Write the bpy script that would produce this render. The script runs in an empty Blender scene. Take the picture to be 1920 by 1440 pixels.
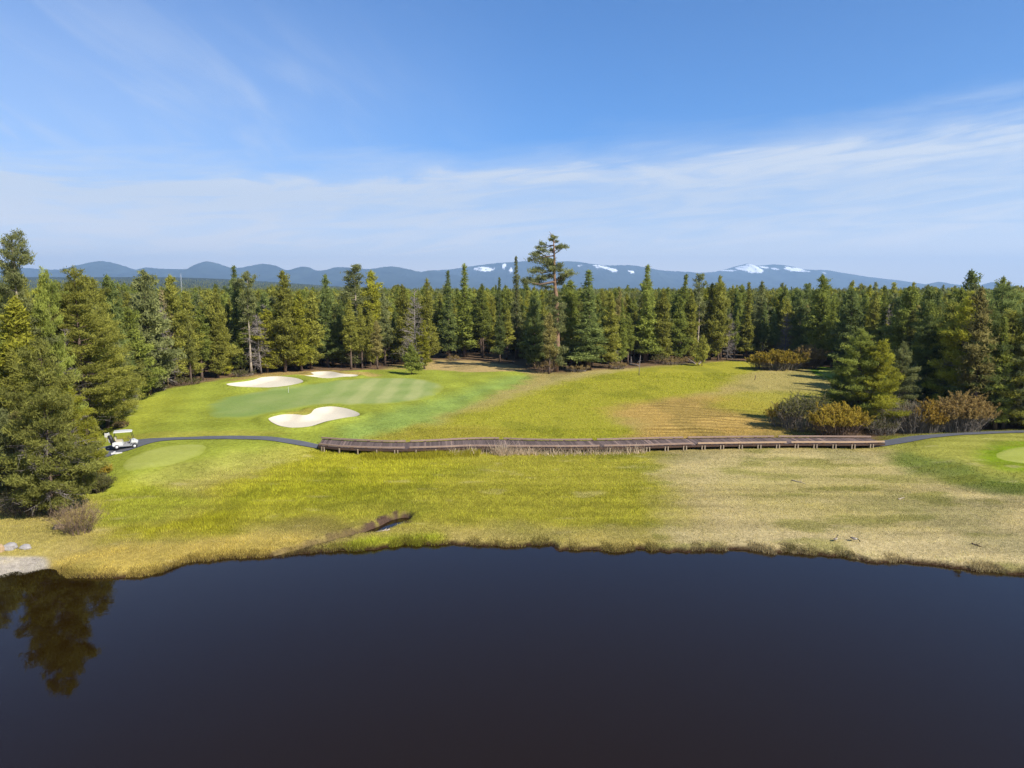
import bpy, math, random
import numpy as np
from mathutils import Vector, geometry
random.seed(7)
rng = np.random.default_rng(11)
PI = math.pi
S = bpy.context.scene
COL = S.collection

# ------------------------------------------------------------------ camera model
CAM_Z, PITCH, F = 17.5, math.radians(7.35), 1333.0
CP, SP = math.cos(PITCH), math.sin(PITCH)

def ray(px, py):
    a, b = (px - 960) / F, (720 - py) / F
    return a, CP + b * SP, b * CP - SP          # world direction

def P0(px, py, z):
    """the point at height z that the photo shows at px, py"""
    dx, dy, dz = ray(px, py)
    t = (z - CAM_Z) / dz
    return dx * t, dy * t

def top_z(py, Y):
    dx, dy, dz = ray(960, py)
    return CAM_Z + Y * dz / dy

# ------------------------------------------------------------------ noise helpers
_perm = np.random.default_rng(5).random((256, 256))
def vnoise(x, y, s=0):
    x = np.asarray(x, float) + s * 17.3; y = np.asarray(y, float) + s * 31.7
    xi, yi = np.floor(x).astype(int), np.floor(y).astype(int)
    fx, fy = x - xi, y - yi
    fx, fy = fx * fx * (3 - 2 * fx), fy * fy * (3 - 2 * fy)
    g = lambda a, b: _perm[a & 255, b & 255]
    return (g(xi, yi) * (1 - fx) + g(xi + 1, yi) * fx) * (1 - fy) + (g(xi, yi + 1) * (1 - fx) + g(xi + 1, yi + 1) * fx) * fy
def fbm(x, y, s=0, o=4):
    r, a, t = 0, 1.0, 0
    for k in range(o):
        r = r + a * vnoise(np.asarray(x) * 2 ** k, np.asarray(y) * 2 ** k, s + k); t += a; a *= .5
    return r / t
def sst(a, b, v):
    t = np.clip((np.asarray(v, float) - a) / (b - a), 0, 1)
    return t * t * (3 - 2 * t)
def lin(r, g, b):
    f = lambda c: ((c / 255 + .055) / 1.055) ** 2.4 if c / 255 > .04045 else c / 255 / 12.92
    return (f(r), f(g), f(b))

def smooth_poly(pts, n=6, closed=True):
    pts = [np.array(p, float) for p in pts]; m = len(pts); out = []
    rngi = range(m) if closed else range(m - 1)
    for i in rngi:
        if closed: p0, p1, p2, p3 = pts[i - 1], pts[i], pts[(i + 1) % m], pts[(i + 2) % m]
        else: p0, p1, p2, p3 = pts[max(i - 1, 0)], pts[i], pts[i + 1], pts[min(i + 2, m - 1)]
        for k in range(n):
            t = k / n
            out.append(.5 * (2 * p1 + (p2 - p0) * t + (2 * p0 - 5 * p1 + 4 * p2 - p3) * t * t + (3 * p1 - p0 - 3 * p2 + p3) * t ** 3))
    if not closed: out.append(pts[-1])
    return np.array(out)

def sdist(x, y, poly):
    """signed distance to a polygon, positive inside"""
    x = np.asarray(x, float); y = np.asarray(y, float)
    d = np.full(x.shape, 1e18); ins = np.zeros(x.shape, bool)
    n = len(poly)
    for i in range(n):
        ax, ay = poly[i]; bx, by = poly[(i + 1) % n]
        ex, ey = bx - ax, by - ay
        L = ex * ex + ey * ey + 1e-12
        t = np.clip(((x - ax) * ex + (y - ay) * ey) / L, 0, 1)
        d = np.minimum(d, (x - ax - t * ex) ** 2 + (y - ay - t * ey) ** 2)
        c = ((ay > y) != (by > y))
        with np.errstate(divide='ignore', invalid='ignore'):
            c &= x < ex * (y - ay) / (ey if abs(ey) > 1e-12 else 1e-12) + ax
        ins ^= c
    d = np.sqrt(d)
    return np.where(ins, d, -d)

def wpoly(pts, z, extra=(), sm=0):
    w = [P0(a, b, z) for a, b in pts] + list(extra)
    return smooth_poly(w, sm) if sm else np.array(w)

# ------------------------------------------------------------------ layout
shore_px = [(-260, 1135), (-120, 1104), (0, 1084), (40, 1078), (84, 1067), (104, 1066), (122, 1076), (140, 1086), (215, 1085), (262, 1080),
            (300, 1074), (345, 1057), (400, 1050), (470, 1043), (520, 1046), (560, 1041), (640, 1035), (700, 1030), (738, 1026),
            (760, 1021), (780, 1027), (800, 1023), (880, 1023), (960, 1025), (1030, 1024), (1045, 1030), (1085, 1031),
            (1120, 1030), (1160, 1033), (1200, 1030), (1240, 1035), (1290, 1034), (1340, 1034), (1400, 1031), (1440, 1036),
            (1480, 1037), (1500, 1041), (1545, 1043), (1600, 1047), (1630, 1053), (1700, 1059), (1760, 1063), (1830, 1071),
            (1870, 1072), (1920, 1078), (2080, 1092), (2300, 1110)]
sh = smooth_poly([P0(a, b, 0) for a, b in shore_px], 8, closed=False)
sh[:, 1] += (vnoise(sh[:, 0] * 1.6, sh[:, 0] * 0, 3) - .5) * .55 + (vnoise(sh[:, 0] * .5, sh[:, 0] * 0, 4) - .5) * .5
POND = np.vstack([[(-160, -120), (-160, 36)], sh, [(160, 34), (160, -120)]])
creek_px = [(520, 1040), (575, 1026), (630, 1011), (662, 1004), (700, 996), (735, 984), (758, 971)]
creek_c = smooth_poly([P0(a, b, .1) for a, b in creek_px], 6, closed=False)
creek_w = np.interp(np.linspace(0, 1, len(creek_c)), [0, .35, .52, .7, .9, 1], [.14, .11, .18, .6, .8, .3])

LAWN = wpoly([(150, 905), (170, 800), (225, 765), (260, 744), (330, 729), (440, 714), (560, 706), (680, 700), (790, 698), (880, 703),
              (960, 702), (990, 710), (940, 735), (860, 762), (760, 797), (690, 815), (610, 824), (596, 839), (560, 845),
              (480, 858), (400, 877), (300, 897), (215, 915)], 1.1, sm=4)
MOUND_R = wpoly([(1640, 838), (1660, 815), (1760, 806), (1920, 800), (2500, 795), (2500, 925), (1920, 908), (1780, 888), (1690, 866)], .9, sm=4)
BUNKER_PX = [
    [(425, 721), (470, 717), (490, 712), (520, 710), (548, 713), (568, 719), (560, 723), (520, 727), (480, 727), (445, 725)],
    [(565, 709), (588, 707), (583, 700), (600, 697), (622, 698), (640, 704), (670, 706), (665, 710), (640, 712), (615, 715), (595, 713), (580, 711)],
    [(503, 779), (525, 772), (550, 771), (570, 773), (582, 770), (592, 761), (620, 757), (650, 761), (673, 769), (668, 775), (640, 779), (610, 785), (585, 793), (550, 796), (520, 791)]]
BUNKERS = [wpoly(b, 1.75, sm=4) for b in BUNKER_PX]

def h(x, y):
    x = np.asarray(x, float); y = np.asarray(y, float)
    z = .45 + 1.25 * sst(84, 150, y) + .20 * np.exp(-((y - 74.5) / 4.5) ** 2)
    near = y < 260
    z = z + 14.5 * sst(1150, 1700, y) + 130 * sst(1500, 6500, y) * sst(-.05, -.5, x / np.maximum(y, 1))
    z = z - .3 * sst(9000, 30000, y)
    if near.any():
        xn, yn = x[near] if x.ndim else x.reshape(1), y[near] if y.ndim else y.reshape(1)
        zz = np.array(z[near] if z.ndim else z.reshape(1))
        zz += .8 * sst(-2, 7, sdist(xn, yn, LAWN)) * (1 - .55 * sst(84, 120, yn))
        zz += .8 * sst(-2, 6, sdist(xn, yn, MOUND_R))
        zz += .5 * np.exp(-((xn + 38) / 14) ** 2 - ((yn - 124) / 9) ** 2)
        zz += (fbm(xn * .08, yn * .08, 2, 3) - .5) * .25 + (fbm(xn * .6, yn * .6, 9, 2) - .5) * .06
        for b in BUNKERS:
            s = sdist(xn, yn, b)
            zz += -.6 * sst(-.15, 1.5, s) + .30 * np.exp(-((s + .9) / .8) ** 2)
        # creek
        d = np.full(xn.shape, 1e9)
        sel = (yn > 44) & (yn < 60) & (xn > -22) & (xn < -2)
        if sel.any():
            dd = np.full(sel.sum(), 1e9)
            for (cx, cy), w in zip(creek_c, creek_w):
                dd = np.minimum(dd, np.hypot((xn[sel] - cx), yn[sel] - cy) - w)
            d[sel] = dd
        zz = np.where(d < .6, zz + (-.18 + (zz + .18) * sst(-.12, .5, d) - zz) * (.75 + .25 * sst(-13.2, -11., xn)), zz)
        s = -sdist(xn, yn, POND)              # positive on land
        bank = sst(-.05, .55, s) * .6 + .4 * sst(.2, 3.5, s)
        beach = np.exp(-((xn + 31.5) / 3.0) ** 2) * sst(5, 2, s)
        bank = bank * (1 - beach) + beach * sst(0, 5, s)
        zz = np.where(s > 0, -.02 + (zz + .02) * bank, -1.6 * sst(0, 3, -s) - .02)
        if z.ndim: z[near] = zz
        else: z = zz.reshape(())
    return z

def hz(x, y): return float(h(np.array([x]), np.array([y]))[0])

def at(px, py):
    z = .8
    for _ in range(12):
        x, y = P0(px, py, z)
        z = .5 * z + .5 * hz(x, y)
    return x, y, hz(x, y)

# ------------------------------------------------------------------ ground colours (albedo of what grows there)
K = 1 / 1.75
def C(r, g, b, k=1.0):
    return np.array(lin(r, g, b)) * K * k
DRY, OLIVE, MARSH = C(197, 173, 112), C(172, 158, 80), C(180, 172, 26)
ZONES = [   # polygon, colour, softness in metres, strength
    (wpoly([(-500, 830), (150, 800), (235, 744), (320, 724), (440, 706), (600, 699), (700, 696), (760, 682), (830, 674), (900, 678), (960, 690),
            (1000, 697), (1060, 699), (1110, 695), (1200, 689), (1300, 682), (1410, 677), (1530, 690), (1570, 745), (1545, 790), (1600, 815),
            (1700, 817), (1790, 806), (1900, 799), (2600, 795)], 1.7, extra=[(500, 330), (-500, 330)]), C(128, 104, 80), 2.5, 1),
    (wpoly([(800, 683), (840, 676), (940, 682), (1010, 700), (950, 700), (880, 698), (800, 695)], 1.7, sm=3), C(200, 172, 116), 2.5, .9),
    (wpoly([(1040, 708), (1120, 697), (1210, 692), (1310, 684), (1400, 679), (1370, 683), (1250, 694), (1150, 707), (1040, 724), (960, 745), (900, 760), (960, 728)], 1.6, sm=3), C(186, 170, 106), 2, .9),
    (LAWN, C(162, 170, 66), 1.5, 1),
    (wpoly([(640, 800), (760, 760), (860, 735), (960, 708), (990, 712), (900, 745), (800, 785), (700, 812), (620, 822)], 1.4, sm=3), C(142, 166, 86), 3, .75),
    (wpoly([(420, 716), (470, 702), (560, 695), (690, 699), (700, 708), (560, 709), (480, 713)], 1.8, sm=3), C(190, 162, 96), 1.2, .85),
    (wpoly([(535, 772), (560, 763), (590, 762), (580, 771)], 1.8, sm=3), C(185, 168, 80), .8, .7),
    (wpoly([(225, 752), (330, 738), (345, 752), (300, 790), (240, 800)], 1.4, sm=3), C(176, 178, 66), 3, .6),
    (wpoly([(215, 815), (400, 806), (540, 812), (430, 820), (230, 826)], 1.3, sm=3), C(182, 172, 76), 1.2, .6),
    (wpoly([(690, 823), (760, 803), (850, 778), (940, 752), (1040, 724), (1150, 706), (1250, 693), (1370, 683), (1425, 690), (1420, 705), (1350, 730),
            (1290, 745), (1160, 768), (1190, 800), (1200, 824), (900, 825)], .9, sm=3), C(176, 170, 62), 2.5, 1),
    (wpoly([(700, 822), (740, 806), (860, 795), (960, 806), (900, 822)], .7, sm=3), C(176, 160, 70), 2.5, .6),
    (wpoly([(1135, 768), (1250, 750), (1350, 745), (1440, 762), (1470, 800), (1450, 822), (1190, 823), (1205, 795)], .7, sm=3), C(196, 163, 92), 3, .95),
    (wpoly([(1410, 700), (1560, 694), (1560, 740), (1440, 745), (1380, 722)], 1.4, sm=3), C(188, 172, 104), 3, .8),
    (wpoly([(1380, 735), (1560, 738), (1550, 765), (1450, 775), (1330, 758)], 1.1, sm=3), C(178, 170, 62), 3, .75),
    (wpoly([(1518, 695), (1535, 689), (1580, 688), (1600, 712), (1560, 709), (1530, 702)], 1.7, sm=3), C(112, 142, 48), .6, 1),
    (wpoly([(540, 850), (620, 842), (900, 845), (1190, 846), (1250, 870), (1275, 920), (1290, 970), (1315, 1004), (1100, 1006), (900, 992), (780, 990),
            (640, 985), (500, 985), (400, 968), (360, 940), (430, 903), (500, 872)], .5, sm=3), C(178, 169, 66), 3, 1),
    (wpoly([(570, 852), (760, 850), (860, 870), (760, 920), (560, 950), (430, 945), (470, 900)], .5, sm=3), C(180, 173, 54), 4, .9),
    (wpoly([(225, 985), (420, 955), (480, 975), (420, 1005), (300, 1005), (240, 1015)], .5, sm=3), C(164, 158, 30), 2, .8),
    (wpoly([(230, 900), (400, 860), (520, 845), (560, 850), (430, 890), (330, 925), (230, 925)], .9, sm=3), C(188, 182, 92), 1.5, .55),
    (wpoly([(195, 905), (330, 918), (380, 945), (260, 975), (175, 985), (170, 930)], .6, sm=3), C(166, 168, 52), 2, .8),
    (wpoly([(1290, 850), (1640, 848), (1700, 870), (1920, 915), (2600, 960), (2600, 1130), (1920, 1075), (1640, 1048), (1320, 1030), (1300, 990), (1265, 910)], .5, sm=3), C(208, 188, 136), 3.5, .95),
    (wpoly([(1380, 860), (1640, 862), (1760, 920), (1700, 985), (1440, 960), (1340, 905)], .5, sm=3), C(190, 176, 104), 5, .55),
    (MOUND_R, C(166, 166, 74), 2, .9),
    (wpoly([(1690, 852), (1780, 870), (1920, 900), (2500, 915), (2500, 938), (1900, 918), (1760, 895), (1660, 856)], .8, sm=3), C(112, 128, 58), 1.2, .75),
    (wpoly([(1830, 850), (1870, 836), (1920, 830), (2200, 830), (2200, 890), (1920, 884), (1850, 872)], 1.2, sm=3), C(134, 158, 34), 1.2, .9),
    (wpoly([(90, 1086), (110, 1045), (240, 1030), (380, 1015), (520, 1008), (560, 1018), (500, 1050), (340, 1064), (260, 1092), (130, 1096)], .3, sm=3), C(204, 178, 92), 1.2, .8),
    (wpoly([(-300, 1060), (-200, 975), (60, 965), (150, 985), (140, 1010), (90, 1040), (0, 1052)], .5, sm=3), C(186, 170, 96), 1.2, .8),
    (wpoly([(560, 1046), (620, 1022), (700, 1008), (800, 1000), (830, 1012), (800, 1030), (700, 1036)], .3, sm=3), C(170, 172, 50), .8, .85),
    (wpoly([(830, 1000), (1000, 985), (1200, 995), (1330, 1005), (1330, 1036), (1100, 1034), (900, 1026), (830, 1026)], .3, sm=3), C(198, 178, 104), 1.6, .85),
    (wpoly([(1250, 1000), (1500, 990), (1920, 1020), (2400, 1060), (2400, 1120), (1920, 1080), (1600, 1048), (1300, 1036)], .3, sm=3), C(212, 192, 142), 1.6, .85),
    (wpoly([(-120, 1062), (-20, 1052), (30, 1048), (80, 1045), (90, 1056), (84, 1070), (30, 1084), (-20, 1094), (-160, 1112)], .15, sm=3), C(196, 184, 168), .25, 1),
    (wpoly([(500, 990), (560, 975), (640, 985), (700, 990), (660, 1006), (600, 1012)], .3, sm=3), C(128, 114, 66), 1.2, .45),
]

def ground_color(x, y, detail=True):
    x = np.asarray(x, float); y = np.asarray(y, float)
    n1 = fbm(x * .1, y * .1, 21, 4)[:, None]
    c = np.where(y[:, None] < 260, OLIVE * (1 - n1) * 1.0 + DRY * n1, C(60, 66, 36) * (.7 + .6 * n1))
    wx = x + (fbm(x * .35, y * .35, 40, 3) - .5) * 3.2
    wy = y + (fbm(x * .35, y * .35, 41, 3) - .5) * 3.2
    for poly, col, soft, st in ZONES:
        lo, hi = poly.min(0) - soft - 2, poly.max(0) + soft + 2
        m = (x > lo[0]) & (x < hi[0]) & (y > lo[1]) & (y < hi[1])
        if not m.any(): continue
        k = .25 if soft < .5 else 1.0
        s = sdist(x[m] + (wx[m] - x[m]) * k * min(1, soft / 2 + .2), y[m] + (wy[m] - y[m]) * k * min(1, soft / 2 + .2), poly)
        a = (sst(-soft, soft, s) * st)[:, None]
        c[m] = c[m] * (1 - a) + col * a
    near = y < 260
    X, Y = x[near], y[near]
    f = c[near]
    # dry / green mottling inside the rough ground (not the mown lawn)
    lawn = sst(-.5, 1, sdist(X, Y, LAWN))[:, None]
    mot = fbm(X * .22, Y * .5, 31, 4)[:, None]
    st2 = fbm(X * .10, Y * 1.1, 33, 3)[:, None]
    k = (1 - lawn) * (X[:, None] > 10) * (Y[:, None] < 84)
    gr = C(140, 140, 56)
    f = f * (1 - k * sst(.53, .72, mot) * .5) + gr * k * sst(.53, .72, mot) * .5
    k2 = (1 - lawn) * (Y[:, None] < 82)
    f = f * (1 + k2 * (st2 - .5) * .4)
    pale = fbm(X * .35, Y * .8, 35, 4)[:, None]
    f = f + (C(216, 198, 146) - f) * sst(.66, .85, pale) * .35 * (1 - lawn) * (Y[:, None] < 84)
    dk = fbm(X * .18, Y * .12, 36, 3)[:, None]
    f = f * (1 - .20 * sst(.55, .72, dk) * (1 - lawn) * np.array([1, .85, .9]))
    # old cutting swaths curving through the tan hay
    sw = wpoly([(1150, 770), (1250, 752), (1420, 768), (1450, 800), (1330, 818), (1215, 815), (1210, 795)], .7)
    a = sst(-1.5, 3, sdist(X, Y, sw))[:, None]
    ph = (Y + .016 * (X - 15) ** 2 - (X - 15) * .10 + (fbm(X * .3, Y * .3, 50, 2) - .5) * 2.2)[:, None]
    am = .1 + 1.1 * sst(.3, .65, fbm(X * .12 + 3, Y * .35, 52, 3))[:, None]; f = f * (1 + a * .26 * am * np.sin(ph * 2 * PI / 2.1 + 3 * fbm(X * .2, Y * .2, 53, 2)[:, None]))
    # mown lawn: faint bands
    f = f * (1 + lawn * .09 * np.sin((X[:, None] * .55 + Y[:, None] * .18) * 1.6) + lawn * (fbm(X * .3, Y * .3, 37, 3)[:, None] - .5) * .45)
    # mud of the creek and the wet foot of the bank
    d = np.full(X.shape, 1e9)
    sel = (Y > 44) & (Y < 60) & (X > -22) & (X < -2)
    if sel.any():
        dd = np.full(sel.sum(), 1e9)
        for (cx, cy), w in zip(creek_c, creek_w):
            dd = np.minimum(dd, np.hypot(X[sel] - cx, (Y[sel] - cy)) - w)
        d[sel] = dd
    m = (sst(.75, .2, d + (vnoise(X * 3, Y * 3, 8) - .5) * .7) * (.65 + .35 * sst(-12.6, -10.2, X)))[:, None]
    f = f * (1 - m) + C(98, 78, 66) * m
    s = -sdist(X, Y, POND)
    beach = np.exp(-((X + 31.5) / 3.2) ** 2)
    m = (sst(.5, .15, s) * (1 - .8 * beach))[:, None]
    f = f * (1 - m) + C(70, 52, 38) * m
    c[near] = f
    return c

# ------------------------------------------------------------------ mesh and object helpers
def mesh_np(name, V, faces, mats=(), smooth=True, attrs=None, cols=None):
    """faces: list of arrays (n,3) or (n,4)"""
    me = bpy.data.meshes.new(name)
    V = np.asarray(V, np.float32)
    if not isinstance(faces, (list, tuple)): faces = [faces]
    faces = [np.asarray(f, np.int32) for f in faces if len(f)]
    me.vertices.add(len(V)); me.vertices.foreach_set('co', V.ravel())
    loops = np.concatenate([f.ravel() for f in faces])
    tot = np.concatenate([np.full(len(f), f.shape[1], np.int32) for f in faces])
    start = np.concatenate([[0], np.cumsum(tot)[:-1]]).astype(np.int32)
    me.loops.add(len(loops)); me.loops.foreach_set('vertex_index', loops)
    me.polygons.add(len(tot)); me.polygons.foreach_set('loop_start', start)
    me.update(calc_edges=True)
    if not smooth:
        me.polygons.foreach_set('use_smooth', np.zeros(len(tot), bool))
    else:
        me.polygons.foreach_set('use_smooth', np.ones(len(tot), bool))
    for m in mats: me.materials.append(m)
    for k, v in (attrs or {}).items():
        a = me.attributes.new(k, 'FLOAT', 'POINT'); a.data.foreach_set('value', np.asarray(v, np.float32))
    for k, v in (cols or {}).items():
        a = me.color_attributes.new(k, 'FLOAT_COLOR', 'POINT')
        v = np.asarray(v, np.float32)
        a.data.foreach_set('color', np.concatenate([v, np.ones((len(v), 1), np.float32)], 1).ravel())
    me.update()
    return me

def link(name, data, parent=None, loc=None):
    o = bpy.data.objects.new(name, data); COL.objects.link(o)
    if parent: o.parent = parent
    if loc is not None: o.location = loc
    return o
def tag(o, label=None, cat=None, group=None, kind=None):
    if label: o['label'] = label
    if cat: o['category'] = cat
    if group: o['group'] = group
    if kind: o['kind'] = kind
    return o
def thing(name, label, cat, loc, rz=0, group=None):
    o = link(name, None, loc=loc); o.rotation_euler = (0, 0, rz); o.empty_display_size = .2
    return tag(o, label, cat, group)

class MB:
    """collects shapes into one mesh"""
    def __init__(s): s.V = []; s.Q = []; s.T = []; s.n = 0; s.A = []
    def add(s, V, Q=(), T=(), a=0.0):
        V = np.asarray(V, float)
        s.V.append(V); s.A.append(np.full(len(V), a))
        if len(Q): s.Q.append(np.asarray(Q) + s.n)
        if len(T): s.T.append(np.asarray(T) + s.n)
        s.n += len(V)
    def box(s, c, d, rot=(0, 0, 0), bev=.0):
        x, y, z = [k / 2 for k in d]
        V = np.array([(-x, -y, -z), (x, -y, -z), (x, y, -z), (-x, y, -z), (-x, -y, z), (x, -y, z), (x, y, z), (-x, y, z)])
        from mathutils import Euler
        M = np.array(Euler(rot).to_matrix())
        s.add(V @ M.T + np.array(c), [(0, 3, 2, 1), (4, 5, 6, 7), (0, 1, 5, 4), (1, 2, 6, 5), (2, 3, 7, 6), (3, 0, 4, 7)])
    def prism(s, prof, y0, y1, taper=0.0):
        """closed profile in x, z pushed from y0 to y1"""
        prof = np.array(prof, float); n = len(prof); c = prof.mean(0)
        ym = (y1 - y0) * .06
        rings = [(y0, 1 - taper), (y0 + ym, 1), (y1 - ym, 1), (y1, 1 - taper)]
        V = np.concatenate([np.column_stack([c[0] + (prof[:, 0] - c[0]) * k, np.full(n, yy), c[1] + (prof[:, 1] - c[1]) * k]) for yy, k in rings])
        Q = [(r * n + i, r * n + (i + 1) % n, (r + 1) * n + (i + 1) % n, (r + 1) * n + i) for r in range(3) for i in range(n)]
        cen = np.array([[c[0], y0, c[1]], [c[0], y1, c[1]]])
        V = np.vstack([V, cen]); T = []
        for i in range(n):
            T.append((4 * n, (i + 1) % n, i)); T.append((4 * n + 1, 3 * n + i, 3 * n + (i + 1) % n))
        s.add(V, Q, T)
    def tube(s, pts, rad, sides=6, cap=True, squash=1.0, a=0.0):
        pts = np.array(pts, float); n = len(pts)
        rad = np.full(n, rad) if np.isscalar(rad) else np.array(rad, float)
        T = np.gradient(pts, axis=0); T /= np.linalg.norm(T, axis=1)[:, None] + 1e-12
        ref = np.array([0, 0, 1.0]) if abs(T[:, 2]).mean() < .8 else np.array([1.0, 0, 0])
        U = np.cross(T, ref); U /= np.linalg.norm(U, axis=1)[:, None] + 1e-12
        W = np.cross(T, U)
        an = np.arange(sides) / sides * 2 * PI
        V = (pts[:, None, :] + rad[:, None, None] * (np.cos(an)[None, :, None] * U[:, None, :] + squash * np.sin(an)[None, :, None] * W[:, None, :])).reshape(-1, 3)
        i, j = np.meshgrid(np.arange(n - 1), np.arange(sides), indexing='ij'); i = i.ravel(); j = j.ravel(); j2 = (j + 1) % sides
        Q = np.column_stack([i * sides + j, i * sides + j2, (i + 1) * sides + j2, (i + 1) * sides + j])
        Tt = []
        if cap:
            V = np.vstack([V, pts[:1], pts[-1:]]); k = n * sides
            for q in range(sides):
                Tt.append((k, (q + 1) % sides, q)); Tt.append((k + 1, (n - 1) * sides + q, (n - 1) * sides + (q + 1) % sides))
        s.add(V, Q, Tt, a)
    def cyl(s, c, r, L, axis='y', sides=18):
        d = {'x': (1, 0, 0), 'y': (0, 1, 0), 'z': (0, 0, 1)}[axis]; c = np.array(c); d = np.array(d) * L / 2
        s.tube([c - d, c - d * .9, c + d * .9, c + d], [r * .94, r, r, r * .94], sides)
    def mesh(s, name, mat, smooth=False, attr=None):
        V = np.concatenate(s.V)
        f = ([np.concatenate(s.Q)] if s.Q else []) + ([np.concatenate(s.T)] if s.T else [])
        return mesh_np(name, V, f, [mat] if mat else [], smooth, {attr: np.concatenate(s.A)} if attr else None)
    def build(s, name, mat, parent=None, smooth=False, loc=None):
        return link(name, s.mesh(name, mat, smooth), parent, loc)

# ------------------------------------------------------------------ materials
def mat(name):
    m = bpy.data.materials.new(name); m.use_nodes = True
    nt = m.node_tree; nt.nodes.clear()
    out = nt.nodes.new('ShaderNodeOutputMaterial')
    return m, nt, out
def N(nt, t, **kw):
    n = nt.nodes.new(t)
    for k, v in kw.items():
        if k.startswith('_'): setattr(n, k[1:], v)
        else: n.inputs[k.replace('__', ' ')].default_value = v
    return n
def plain(name, col, rough=.7, var=.15, scale=8., spec=.3, metal=0., bump=0.):
    m, nt, out = mat(name); L = nt.links.new
    b = N(nt, 'ShaderNodeBsdfPrincipled'); b.inputs['Roughness'].default_value = rough; b.inputs['Metallic'].default_value = metal
    b.inputs['Specular IOR Level'].default_value = spec
    tc = N(nt, 'ShaderNodeTexCoord'); no = N(nt, 'ShaderNodeTexNoise'); no.inputs['Scale'].default_value = scale; no.inputs['Detail'].default_value = 5
    L(tc.outputs['Object'], no.inputs['Vector'])
    mr = N(nt, 'ShaderNodeMapRange'); mr.inputs['To Min'].default_value = 1 - var; mr.inputs['To Max'].default_value = 1 + var
    L(no.outputs['Fac'], mr.inputs['Value'])
    mx = N(nt, 'ShaderNodeVectorMath', _operation='MULTIPLY'); mx.inputs[0].default_value = col
    L(mr.outputs[0], mx.inputs[1]); L(mx.outputs[0], b.inputs['Base Color'])
    if bump:
        bp = N(nt, 'ShaderNodeBump'); bp.inputs['Strength'].default_value = bump; L(no.outputs['Fac'], bp.inputs['Height']); L(bp.outputs[0], b.inputs['Normal'])
    L(b.outputs[0], out.inputs[0])
    return m

def leafy(name, dark, light, transl=.5, attr='tint', rnd=.25):
    """needles or leaves: two natural tones mixed per tuft, a little light passes through"""
    m, nt, out = mat(name); L = nt.links.new
    at_ = N(nt, 'ShaderNodeAttribute', _attribute_name=attr)
    oi = N(nt, 'ShaderNodeObjectInfo')
    mx = N(nt, 'ShaderNodeMix', _data_type='RGBA'); mx.inputs[6].default_value = (*dark, 1); mx.inputs[7].default_value = (*light, 1)
    L(at_.outputs['Fac'], mx.inputs[0])
    mr = N(nt, 'ShaderNodeMapRange'); mr.inputs['To Min'].default_value = 1 - rnd; mr.inputs['To Max'].default_value = 1 + rnd
    L(oi.outputs['Random'], mr.inputs['Value'])
    vm = N(nt, 'ShaderNodeVectorMath', _operation='MULTIPLY'); L(mx.outputs[2], vm.inputs[0]); L(mr.outputs[0], vm.inputs[1])
    d = N(nt, 'ShaderNodeBsdfDiffuse'); t = N(nt, 'ShaderNodeBsdfTranslucent'); ms = N(nt, 'ShaderNodeMixShader'); ms.inputs[0].default_value = transl
    L(vm.outputs[0], d.inputs[0]); L(vm.outputs[0], t.inputs[0]); L(d.outputs[0], ms.inputs[1]); L(t.outputs[0], ms.inputs[2]); L(ms.outputs[0], out.inputs[0])
    return m

def colattr(name, grain=.35, scale=3.0, transl=0, bump=.4, stretch=(1, 1, 1)):
    """surface whose colour is stored with the mesh, broken up by fine grain"""
    m, nt, out = mat(name); L = nt.links.new
    a = N(nt, 'ShaderNodeVertexColor', _layer_name='Col')
    tc = N(nt, 'ShaderNodeTexCoord'); mp = N(nt, 'ShaderNodeMapping'); mp.inputs['Scale'].default_value = stretch
    L(tc.outputs['Object'], mp.inputs[0])
    n1 = N(nt, 'ShaderNodeTexNoise'); n1.inputs['Scale'].default_value = scale; n1.inputs['Detail'].default_value = 8; n1.inputs['Roughness'].default_value = .72
    L(mp.outputs[0], n1.inputs['Vector'])
    mr = N(nt, 'ShaderNodeMapRange'); mr.inputs['From Min'].default_value = .25; mr.inputs['From Max'].default_value = .75
    mr.inputs['To Min'].default_value = 1 - grain; mr.inputs['To Max'].default_value = 1 + grain
    L(n1.outputs['Fac'], mr.inputs['Value'])
    vm = N(nt, 'ShaderNodeVectorMath', _operation='MULTIPLY'); L(a.outputs[0], vm.inputs[0]); L(mr.outputs[0], vm.inputs[1])
    d = N(nt, 'ShaderNodeBsdfDiffuse'); L(vm.outputs[0], d.inputs[0])
    if bump:
        bp = N(nt, 'ShaderNodeBump'); bp.inputs['Strength'].default_value = bump; bp.inputs['Distance'].default_value = .3
        L(n1.outputs['Fac'], bp.inputs['Height']); L(bp.outputs[0], d.inputs['Normal'])
    if transl:
        t = N(nt, 'ShaderNodeBsdfTranslucent'); ms = N(nt, 'ShaderNodeMixShader'); ms.inputs[0].default_value = transl
        L(vm.outputs[0], t.inputs[0]); L(d.outputs[0], ms.inputs[1]); L(t.outputs[0], ms.inputs[2]); L(ms.outputs[0], out.inputs[0])
    else: L(d.outputs[0], out.inputs[0])
    return m

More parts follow.
